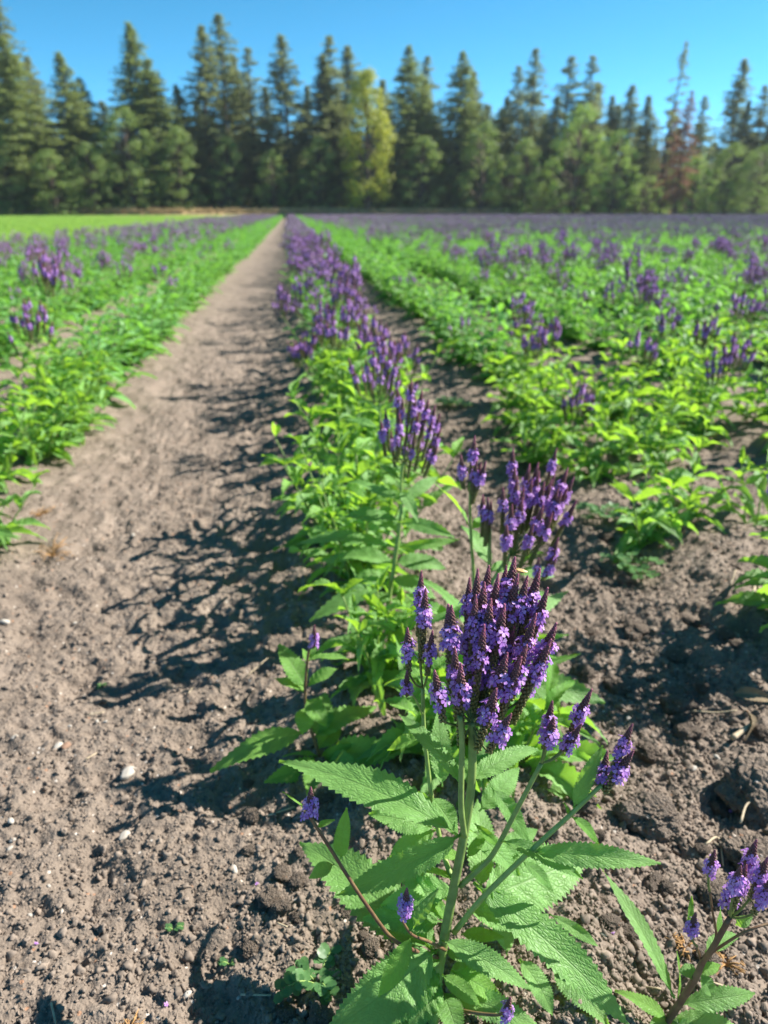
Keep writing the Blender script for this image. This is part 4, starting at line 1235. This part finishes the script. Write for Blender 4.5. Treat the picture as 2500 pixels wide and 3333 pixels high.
def broadleaf(seed, wid=0.30, mat='broad', base=0.10, lobes=75, per=95, tall=1.0):
    rg = random.Random(seed)
    tr = MB(); cr = MB()
    tr.tube([(0, 0, -0.01), (0.01, 0, 0.2), (0.0, 0.01, 0.45), (0.01, 0, 0.8)], [0.022, 0.018, 0.013, 0.004], 7)
    for i in range(lobes):
        t = base + (0.97 - base) * ((i + rg.random()) / lobes)
        u = (t - base) / (1 - base)
        prof = math.sin(math.pi * min(1, 0.18 + 0.80 * u)) ** 0.7
        a = rg.uniform(0, 6.28); r_ = wid * prof * (0.35 + 0.6 * math.sqrt(rg.random()))
        if u > .9: r_ *= 0.5
        c = Vector((r_ * math.cos(a), r_ * math.sin(a), t))
        tr.tube([(0, 0, max(0.1, t - 0.18)), c], [0.006, 0.0012], 3, 0, False)
        R = rg.uniform(0.035, 0.085)
        for k in range(per):
            v = Vector((rg.gauss(0, 1), rg.gauss(0, 1), rg.gauss(0, 1))).normalized()
            p = c + Vector((v.x * R * 1.2, v.y * R * 1.2, v.z * R * 0.8)) * (0.35 + 0.8 * rg.random())
            quad_at(cr, p, v + Vector((rg.gauss(0, .5), rg.gauss(0, .5), .5 + rg.gauss(0, .4))), rg.uniform(.006, .012), rg.uniform(.004, .008), 0, rg)
    return tr.mesh('trunk', [M['bark']]), cr.mesh('crown', [M[mat]], False)

TREES = {
    'fir_a': conifer(1, 1.0, 0.05, 0.24, 'needles_g', tipw=0.85), 'fir_b': conifer(2, 0.95, 0.10, 0.21, 'needles'), 'fir_c': conifer(3, 1.0, 0.04, 0.28, 'needles_g', tipw=0.8),
    'pine_a': conifer(4, 0.62, 0.2, 0.17, 'needles', 0.55, tipw=0.7), 'pine_b': conifer(5, 0.5, 0.15, 0.16, 'needles', 0.6, tipw=0.7),
    'fir_d': conifer(6, 0.85, 0.08, 0.20, 'needles', 0.5, tipw=0.8), 'snag': conifer(7, 0.26, 0.28, 0.10, 'needles', 0.7, 0.05, 0.6), 'dead': conifer(8, 0.5, 0.12, 0.19, 'needles_red', 0.6, -0.02, 0.7),
    'broad_a': broadleaf(1, 0.30, 'broad'), 'broad_b': broadleaf(2, 0.34, 'broad_l', 0.04), 'broad_c': broadleaf(3, 0.26, 'broad', 0.03),
    'yellow': broadleaf(4, 0.17, 'broad_y', 0.10, 80, 110), 'bush': broadleaf(5, 0.55, 'broad', 0.0, 55, 70), 'bush_l': broadleaf(6, 0.6, 'broad_l', 0.0, 55, 70),
}
def tree(kind, px, py, D, label, group=None, cat='tree', name=None, rz=None, wide=1.0):
    d_ = ray(px, 690); d_ = Vector((d_.x, d_.y, 0)).normalized()
    p = d_ * D
    rt = ray(px, py); h_ = CAM_H + D * rt.z / math.hypot(rt.x, rt.y)
    tr, cr = TREES[kind]
    wide *= rng.uniform(1.3, 1.6) if kind[:3] in ('fir', 'pin') else rng.uniform(.95, 1.1)
    name = name or ('broadleaf_tree' if kind.startswith(('bro', 'yel')) else ('leafy_shrub' if kind.startswith('bush') else 'conifer_tree'))
    o = thing(name, label, cat, (p.x, p.y, 0.2), group)
    o.rotation_euler = (0, 0, rng.uniform(0, 6.28) if rz is None else rz)
    h_ -= 0.2
    o.scale = (h_ * wide, h_ * wide, h_)
    obj('trunk', tr, o); obj('crown', cr, o)
GC = ('tall dark conifer with a dense crown in the line of trees', 'dense dark conifers behind the field')
GP = ('thin open-crowned pine with sky showing through its top', 'open-crowned pines behind the field')
GB = ('green broadleaf tree at the foot of the conifers', 'green broadleaf trees below the conifers')
GS = ('leafy green shrub at the foot of the trees', 'shrubs along the field edge')
GK = ('dark conifer standing back behind the front trees', 'conifers behind the front trees')
def z7(x, y): return x * 0.7836, y * 0.7836
def z8(x, y): return 1200 + x * 0.7836, y * 0.7836
tree('fir_c', *z7(135, 170), 106, 'broad green conifer below the tallest pine at the field end', None)
tree('pine_a', *z7(135, 2), 114, 'tallest pine, its open top above a broad green conifer', None)
tree('pine_b', *z7(50, 95), 112, 'open pine rising beside the tallest pine', None); tree('fir_b', *z7(-40, 60), 115, *GC)
tree('fir_a', *z7(345, 222), 108, 'slim pointed conifer standing apart with sky on both sides of its top', None); tree('fir_d', *z7(215, 240), 120, *GC); tree('fir_c', *z7(405, 330), 112, *GC)
tree('fir_a', *z7(630, 100), 112, 'tall narrow-topped conifer with a wide gap of sky beside it', None); tree('fir_c', *z7(690, 250), 108, *GC); tree('fir_a', *z7(785, 355), 110, 'short conifer filling the low gap in the tree tops', None)
tree('fir_d', *z7(895, 105), 110, *GC); tree('pine_a', *z7(970, 65), 114, *GP); tree('pine_b', *z7(1070, 195), 112, *GP); tree('fir_b', *z7(1020, 230), 118, *GC)
tree('fir_d', *z7(1205, 142), 109, 'dark column-like conifer between two gaps of sky above the path', None); tree('fir_b', *z7(1130, 360), 112, *GC); tree('fir_b', *z7(1290, 355), 116, *GC)
tree('pine_a', *z7(1385, 150), 111, *GP); tree('fir_d', *z7(1450, 188), 114, 'dark conifer whose tip shows just above the yellow-green tree', None); tree('fir_b', *z7(1360, 230), 110, *GC)
tree('yellow', *z7(1530, 275), 100.5, 'yellow-green broadleaf tree among the dark conifers', None, wide=1.05)
tree('fir_c', *z8(160, 190), 108, 'broad full conifer next to the yellow-green tree', None); tree('pine_a', *z8(230, 235), 114, 'open pine tip between the two broadest conifers', None); tree('fir_a', *z8(225, 330), 111, *GC)
tree('fir_c', *z8(365, 215), 109, 'broad conifer with a rounded shoulder before the widest sky gap', None); tree('fir_b', *z8(415, 295), 113, *GC); tree('fir_b', *z8(60, 330), 116, *GC)
tree('pine_b', *z8(590, 272), 110, *GP); tree('pine_a', *z8(648, 205), 115, *GP); tree('fir_d', *z8(545, 400), 112, *GC)
tree('pine_b', *z8(785, 235), 112, *GP); tree('pine_b', *z8(872, 230), 114, *GP); tree('fir_b', *z8(740, 400), 110, *GC); tree('fir_d', *z8(900, 340), 118, *GC)
tree('fir_d', *z8(1035, 355), 118, *GC); tree('fir_b', *z8(965, 400), 116, *GC)
tree('snag', *z8(1195, 170), 108, 'nearly bare leaning pine with sparse twigs above the others', None, rz=0.0)
tree('fir_b', *z8(1110, 400), 114, 'dark conifer directly behind the nearly bare leaning pine', None)
tree('dead', *z8(1268, 385), 101, 'dying conifer with rust-red needles', None); tree('pine_b', *z8(1330, 400), 112, 'thin pine beside the rust-red dying conifer', None); tree('dead', *z8(1215, 430), 112, 'small reddish conifer next to the nearly bare leaning pine', None)
tree('pine_b', *z8(905, 440), 111, *GP)
tree('fir_d', *z8(1455, 248), 128, 'tall spire-like conifer far back beyond the rust-red tree', None); tree('pine_a', *z8(1555, 362), 124, *GP); tree('fir_b', *z8(1640, 395), 122, *GC); tree('fir_b', *z8(1500, 420), 122, *GC); tree('fir_a', *z8(1600, 520), 120, *GC)
tree('broad_b', *z8(850, 425), 104, 'tall bright green broadleaf tree in front of two thin pines', None)
tree('broad_b', *z8(1010, 535), 104, 'short bright green broadleaf tree beside the leaning bare pine', None, wide=.9)
tree('broad_a', *z8(1475, 590), 105, 'rounded broadleaf tree near the end of the tree line', None)
tree('broad_a', *z8(465, 500), 103, *GB); tree('broad_c', *z8(640, 570), 103, *GB); tree('broad_c', *z8(220, 560), 103, *GB, wide=1.2); tree('broad_b', *z8(1340, 640), 103, *GB); tree('broad_a', *z8(1600, 600), 106, *GB, wide=1.2)
tree('broad_a', *z7(560, 440), 104, *GB); tree('broad_c', *z7(240, 620), 101, 'reddish-green rounded tree at the end of the bright green crop', None, wide=1.5); tree('broad_a', *z7(400, 590), 102, *GB); tree('broad_a', *z7(60, 560), 104, *GB)
tree('broad_c', *z7(760, 520), 104, *GB); tree('broad_c', *z7(960, 560), 106, *GB); tree('broad_a', *z7(1140, 620), 104, *GB); tree('broad_c', *z7(1330, 560), 104, *GB); tree('broad_c', *z7(650, 560), 105, *GB)
for i in range(34):
    px = -60 + i * 78 + rng.uniform(-25, 25)
    tree('bush_l' if (px > 1800 or i % 3 == 1) else 'bush', px, 690 - rng.uniform(70, 150), 101 + rng.uniform(0, 8), *GS, cat='shrub')
for i in range(40):
    px = -80 + i * 66 + rng.uniform(-25, 25)
    tree(['fir_a', 'fir_b', 'fir_c', 'fir_d'][i % 4], px, 335 + rng.uniform(-10, 90) + (60 if px > 2050 else 0), 128 + rng.uniform(0, 25), *GK, wide=1.5)

for i in range(30):
    px = -60 + i * 88 + rng.uniform(-25, 25)
    tree('bush', px, 690 - rng.uniform(160, 230), 118 + rng.uniform(0, 8), 'dark understorey shrub behind the front tree trunks', 'understorey shrubs behind the trunks', cat='shrub', wide=1.3)

# ------------------------------------------------------------------ clods, stones and litter on the soil
CLOD = [lump_mesh('clod_shape%d' % k, 5, 20 + k, M['clod'], 0.34, 1.15) for k in range(5)]
def clod(x, y, r, label, group=None, k=0, flat=0.8):
    o = obj('soil_clod', CLOD[k % 5]); tag(o, label, 'clod', group)
    o.location = (x, y, gh(x, y) + r * 0.25); o.scale = (r, r * rng.uniform(.8, 1.1), r * flat); o.rotation_euler = (rng.uniform(-.3, .3), rng.uniform(-.3, .3), rng.uniform(0, 6.28))
    return o
def gp(x, y): 
    p = PZ(x, y, 0.02); return p.x, p.y
clod(*gp(2110, 2650), 0.036, 'rounded pitted soil clod below the flowering side shoot', None, 0)
clod(*gp(2475, 2570), 0.050, 'large angular soil clod with a flat shaded face beside the withered leaf', None, 1)
clod(*gp(2460, 2760), 0.036, 'crumbly soil clod with a dry root curling over it', None, 2)
clod(*gp(2210, 2280), 0.026, 'soil clod on the sunlit rim of the large dark shade', None, 3)
GCL = ('grey-brown soil clod in the rough furrow', 'soil clods in the furrow')
for i in range(46):
    px = rng.uniform(1700, 2600); py = rng.uniform(1750, 3300)
    x, y = gp(px, py)
    clod(x, y, rng.choice([0.009, 0.012, 0.012, 0.016, 0.02]) * rng.uniform(.8, 1.2), *GCL, k=i)
for i in range(26):
    x, y = gp(rng.uniform(800, 1250), rng.uniform(2500, 3330))
    clod(x, y, rng.uniform(0.006, 0.013), 'small soil clod at the path edge shaded by the flowering plants', 'soil clods at the path edge', k=i)

ST = [lump_mesh('pebble_shape%d' % k, 2, 40 + k, M['stone_pale'], 0.22, 0.9) for k in range(3)]
STB = [lump_mesh('brown_pebble_shape%d' % k, 2, 50 + k, M['stone_brown'], 0.2, 0.9) for k in range(2)]
def pebble(px, py, rpx, label, group=None, brown=False, k=0):
    x, y = gp(px, py)
    o = obj('pebble', STB[k % 2] if brown else ST[k % 3]); tag(o, label, 'pebble', group)
    r = rpx / FPX * depth((x, y, 0))
    o.location = (x, y, gh(x, y) + r * 0.35); o.scale = (r * 1.25, r * .8, r * .8); o.rotation_euler = (0.2, 0.1, 1.1 + k)
pebble(397, 2682, 18, 'smooth white oval pebble lying in the leaf shadows')
pebble(411, 2490, 24, 'flat pale stone on the path, the largest of the pale ones')
pebble(210, 2402, 14, 'smooth reddish-brown pebble next to a pale one', None, True)
GPB = ('small pale pebble on the bare path', 'pale pebbles on the path')
for i, (a, b, c) in enumerate([(183, 2400, 14), (30, 2655, 12), (35, 2712, 9), (25, 2735, 9), (760, 2808, 13), (10, 2000, 12), (40, 2370, 10), (310, 2318, 7), (338, 2320, 6), (605, 3200, 12), (190, 2920, 8), (82, 2925, 7), (235, 1985, 6), (430, 1720, 8), (220, 2330, 7), (775, 3205, 8), (530, 2280, 5), (150, 2850, 6)]):
    pebble(a, b, c, *GPB, k=i)
GPR = ('small pale stone among the clods of the furrow', 'pale stones in the furrow')
for i, (a, b, c) in enumerate([(2050, 2310, 10), (2390, 2070, 14), (2260, 2475, 12), (2470, 1965, 12), (2340, 2440, 9), (1960, 3080, 10), (2000, 2700, 8)]):
    pebble(a, b, c, *GPR, k=i)

def strip(name, pts, w, mat, label, cat, group=None, lift=0.004):
    """a thin bent straw or root lying on the ground"""
    P3 = []
    for (px, py) in pts:
        x, y = gp(px, py); P3.append(Vector((x, y, gh(x, y) + lift)))
    q = smooth_line(P3, 4)
    o_ = P3[0]
    mb = MB(); mb.tube([p - o_ for p in q], [w * (1 - 0.4 * i / len(q)) for i in range(len(q))], 5)
    o = obj(name, mb.mesh(name, [mat])); o.location = o_
    tag(o, label, cat, group)
GST = ('short pale dry straw lying on the bare soil', 'dry straws on the soil')
for pts in [((275, 2450), (310, 2422)), ((278, 2302), (335, 2290)), ((800, 2175), (870, 2120)), ((870, 2650), (960, 2620)), ((160, 3240), (175, 3310)), ((180, 3320), (232, 3300)), ((780, 3205), (880, 3218)), ((2330, 2720), (2400, 2735)), ((1560, 3050), (1610, 3070)), ((2300, 3190), (2440, 3215)), ((2370, 1940), (2385, 1900)), ((610, 2235), (625, 2210)), ((2150, 3230), (2080, 3200)), ((900, 2990), (935, 3010))]:
    strip('straw', pts, 0.0013, M['straw'], GST[0], 'straw', GST[1])
strip('dry_root', [(2440, 1990), (2455, 1925), (2475, 1960), (2490, 1975)], 0.003, M['straw'], 'pale curled dry root on the sunny soil behind the dark shade', 'root')
strip('dry_root', [(2220, 2310), (2245, 2290), (2330, 2300), (2400, 2310)], 0.002, M['straw'], 'thin dry root crossing the dark shade', 'root')
strip('dry_root', [(2410, 2680), (2430, 2625), (2480, 2610)], 0.002, M['straw'], 'bent dry root hanging over a soil clod', 'root', lift=0.03)
strip('dry_root', [(2300, 2730), (2345, 2700), (2365, 2780)], 0.0016, M['straw'], 'forked pale rootlet on the soil beside the leaning plant', 'root')
strip('dry_stalk', [(2385, 2405), (2410, 2385), (2455, 2360)], 0.005, M['straw'], 'knobbly tan dried flower stalk on the soil', 'stalk', lift=0.012)
# withered leaf in the shade
b = Vector((*gp(2370, 2290), 0)); b.z = gh(b.x, b.y) + 0.03
t = Vector((*gp(2520, 2300), 0)); t.z = gh(t.x, t.y) + 0.02
m_, L_ = frame(b, t, 0.4)
o = obj('withered_leaf', leaf_mesh('withered_leaf', M['dryleaf'], L=L_, W=0.03, arch=0.25, fold=0.9, twist=1.2, n=12, seed=5)); o.matrix_basis = m_
tag(o, 'withered brown curled leaf lying in the dark shade', 'leaf')
b2 = Vector((*gp(2420, 2330), 0)); b2.z = gh(b2.x, b2.y) + 0.02
m_, L_ = frame(b2, b2 + Vector((-0.02, -0.05, -0.01)), -0.5)
o = obj('withered_leaf', leaf_mesh('withered_leaf', M['dryleaf'], L=L_, W=0.025, arch=0.3, fold=0.8, twist=-1.0, n=12, seed=6)); o.matrix_basis = m_
tag(o, 'small crumpled dry leaf below the withered brown one', 'leaf')

# dried-out orange weeds
def dried_weed(px, py, r, label, seed):
    rg = random.Random(seed)
    x, y = gp(px, py)
    mb = MB()
    for i in range(16):
        a = rg.uniform(0, 6.28); e = rg.uniform(0.1, 0.7); L = r * rg.uniform(.5, 1)
        d_ = Vector((math.cos(a) * math.cos(e), math.sin(a) * math.cos(e), math.sin(e)))
        q = [Vector((0, 0, 0)), d_ * L * .5 + Vector((0, 0, r * .1)), d_ * L]
        mb.tube(q, [0.0012, 0.0009, 0.0004], 4)
        for k in range(3):
            s_ = d_ * L * rg.uniform(.4, 1); e_ = s_ + Vector((rg.gauss(0, 1), rg.gauss(0, 1), rg.gauss(0, .5))) * r * .15
            mb.tube([s_, e_], [0.0008, 0.0005], 3)
    o = obj('dried_weed', mb.mesh('dried_weed', [M['orange']])); o.location = (x, y, gh(x, y)); tag(o, label, 'weed')
dried_weed(165, 1790, 0.07, 'spidery dried orange weed on the path by the low leafy plants', 1)
dried_weed(130, 1670, 0.05, 'dead brown weed tuft tucked against the low leafy row', 2)
dried_weed(2230, 3085, 0.022, 'tiny orange dried weed beside the leaning plant', 3)
dried_weed(2365, 3120, 0.022, 'feathery orange dried weed behind the leaning plant', 4)
dried_weed(415, 3315, 0.02, 'small pale dried weed at the tip of the shadows', 5)

# low green weeds with small round leaflets
def weed(px, py, n, r, leafr, label, seed, group=None, mat='weed'):
    rg = random.Random(seed); x, y = gp(px, py)
    w = thing('weed', label, 'weed', (x, y, gh(x, y)), group)
    st = MB(); lf = MB()
    for i in range(n):
        a = 6.28 * i / n + rg.uniform(-.4, .4); L = r * rg.uniform(.6, 1); up = rg.uniform(.1, .6)
        pts = [Vector((0, 0, 0)), Vector((math.cos(a) * L * .5, math.sin(a) * L * .5, L * up)), Vector((math.cos(a) * L, math.sin(a) * L, L * up * .7))]
        q = smooth_line(pts, 4); st.tube(q, [0.0009] * len(q), 4)
        for j, p in enumerate(q[2:]):
            for sd in (-1, 1):
                aa = a + sd * rg.uniform(.8, 1.6); rr_ = leafr * rg.uniform(.7, 1.2)
                d_ = Vector((math.cos(aa), math.sin(aa), rg.uniform(-.1, .5))).normalized(); u = d_.cross(Vector((0, 0, 1))).normalized()
                c = p + d_ * rr_ * 1.1; z = u.cross(d_)
                V = [c] + [c + (d_ * math.cos(b_ * .785) + u * math.sin(b_ * .785) * .8) * rr_ + z * rr_ * .15 * (b_ % 2) for b_ in range(8)]
                lf.add(V, [(0, 1 + k, 1 + (k + 1) % 8) for k in range(8)])
    obj('stem', st.mesh('stem', [M['stem']]), w); f_ = obj('foliage', lf.mesh('foliage', [M[mat]]), w); f_['kind'] = 'stuff'
weed(2050, 1850, 7, 0.07, 0.008, 'grey-green creeping weed with small round leaves at the edge of the furrow', 1)
weed(2120, 1740, 8, 0.10, 0.009, 'low bluish-green weed under the leafy plants beyond the furrow', 2)
weed(1960, 1700, 8, 0.09, 0.009, 'spreading weed in the shade of the first leafy plants beyond the furrow', 3)
weed(1030, 3180, 5, 0.04, 0.006, 'dark green weed with round leaflets in the shadow of the tall branching vervain', 4)
weed(560, 3000, 2, 0.012, 0.0022, 'tiny green seedling in the leaf shadow on the path', 5)
weed(320, 2200, 3, 0.01, 0.002, 'tiny pale green seedling on the sunny path', 6)
weed(740, 3090, 2, 0.012, 0.0025, 'two-leaved seedling in dark shadow at the path edge', 7)
weed(1470, 1310, 7, 0.09, 0.012, 'low green weed in the furrow beside the planted row', 8)

# fallen violet florets
GF = ('single fallen violet floret on the soil', 'fallen florets')
for i, (a, b) in enumerate([(835, 2860), (535, 3235), (110, 3040), (1990, 3065), (2070, 2395), (2390, 2590), (1045, 3095), (2160, 2055)]):
    x, y = gp(a, b); o = obj('floret', BLOSSOM[i % 4]); o.location = (x, y, gh(x, y) + 0.003); o.scale = (.6, .6, .6); o.rotation_euler = (0.5, 0.3, i); tag(o, GF[0], 'flower', GF[1])

# ------------------------------------------------------------------ insect on the topmost spike
ip = P(1690, 1857, 0.643 * MS)
bug = thing('insect', 'slim tan insect with long feelers perched on the top of a flower spike', 'insect', ip)
V, F = ico(2)
def ell(sx, sy, sz, cx=0, cy=0, cz=0): return [(v[0] * sx + cx, v[1] * sy + cy, v[2] * sz + cz) for v in V]
M['bug'] = simple('insect_tan', (0.55, 0.34, 0.12), 0.4, 0.5, nscale=300); M['bug_d'] = simple('insect_brown', (0.16, 0.08, 0.04), 0.5, 0.5)
obj('body', mesh('body', ell(.0062, .0019, .0016), F, [M['bug']]), bug)
obj('head', mesh('head', ell(.0013, .0012, .0011, -.0068), F, [M['bug_d']]), bug)
for sd in (-1, 1):
    wv = [(-.003, sd * .0002, .0017), (-.002, sd * .0018, .0013), (.004, sd * .0022, .0012), (.008, sd * .0010, .0010), (.0078, sd * .0001, .0012), (.002, sd * .0002, .0020)]
    obj('wing', mesh('wing', wv, [(0, 1, 2, 3, 4, 5)], [M['bug']], False), bug)
    mb = MB(); mb.tube(smooth_line([(-.0075, sd * .0005, .0006), (-.011, sd * .003, .003), (-.016, sd * .005, .004)], 4), [.00016] * 9, 4); obj('antenna', mb.mesh('antenna', [M['bug_d']]), bug)
    for lx in (-.004, -.001, .003):
        mb = MB(); mb.tube([(lx, sd * .001, -.0005), (lx + .0008, sd * .004, .0008), (lx + .001, sd * .0055, -.003)], [.0003, .00025, .00015], 4); obj('leg', mb.mesh('leg', [M['bug_d']]), bug)
bug.rotation_euler = (0.2, 0.25, -0.1)

# ------------------------------------------------------------------ thin summer air over the whole field
hz, hnt, hout = nmat('summer_air')
pv = N(hnt, 'ShaderNodeVolumePrincipled')
pv.inputs['Color'].default_value = (0.80, 0.88, 1.0, 1)
pv.inputs['Density'].default_value = 0.00025
pv.inputs['Anisotropy'].default_value = 0.3
hnt.links.new(pv.outputs[0], hout.inputs['Volume'])
x0, x1, y0, y1, z0, z1_ = -450, 450, -60, 450, -1.5, 40
HV = [(x, y, z) for z in (z0, z1_) for x, y in ((x0, y0), (x1, y0), (x1, y1), (x0, y1))]
HF = [(3, 2, 1, 0), (4, 5, 6, 7), (0, 1, 5, 4), (1, 2, 6, 5), (2, 3, 7, 6), (3, 0, 4, 7)]
tag(obj('haze', mesh('haze', HV, HF, [hz], False)), 'thin pale summer air over the field and trees', None, None, 'stuff')
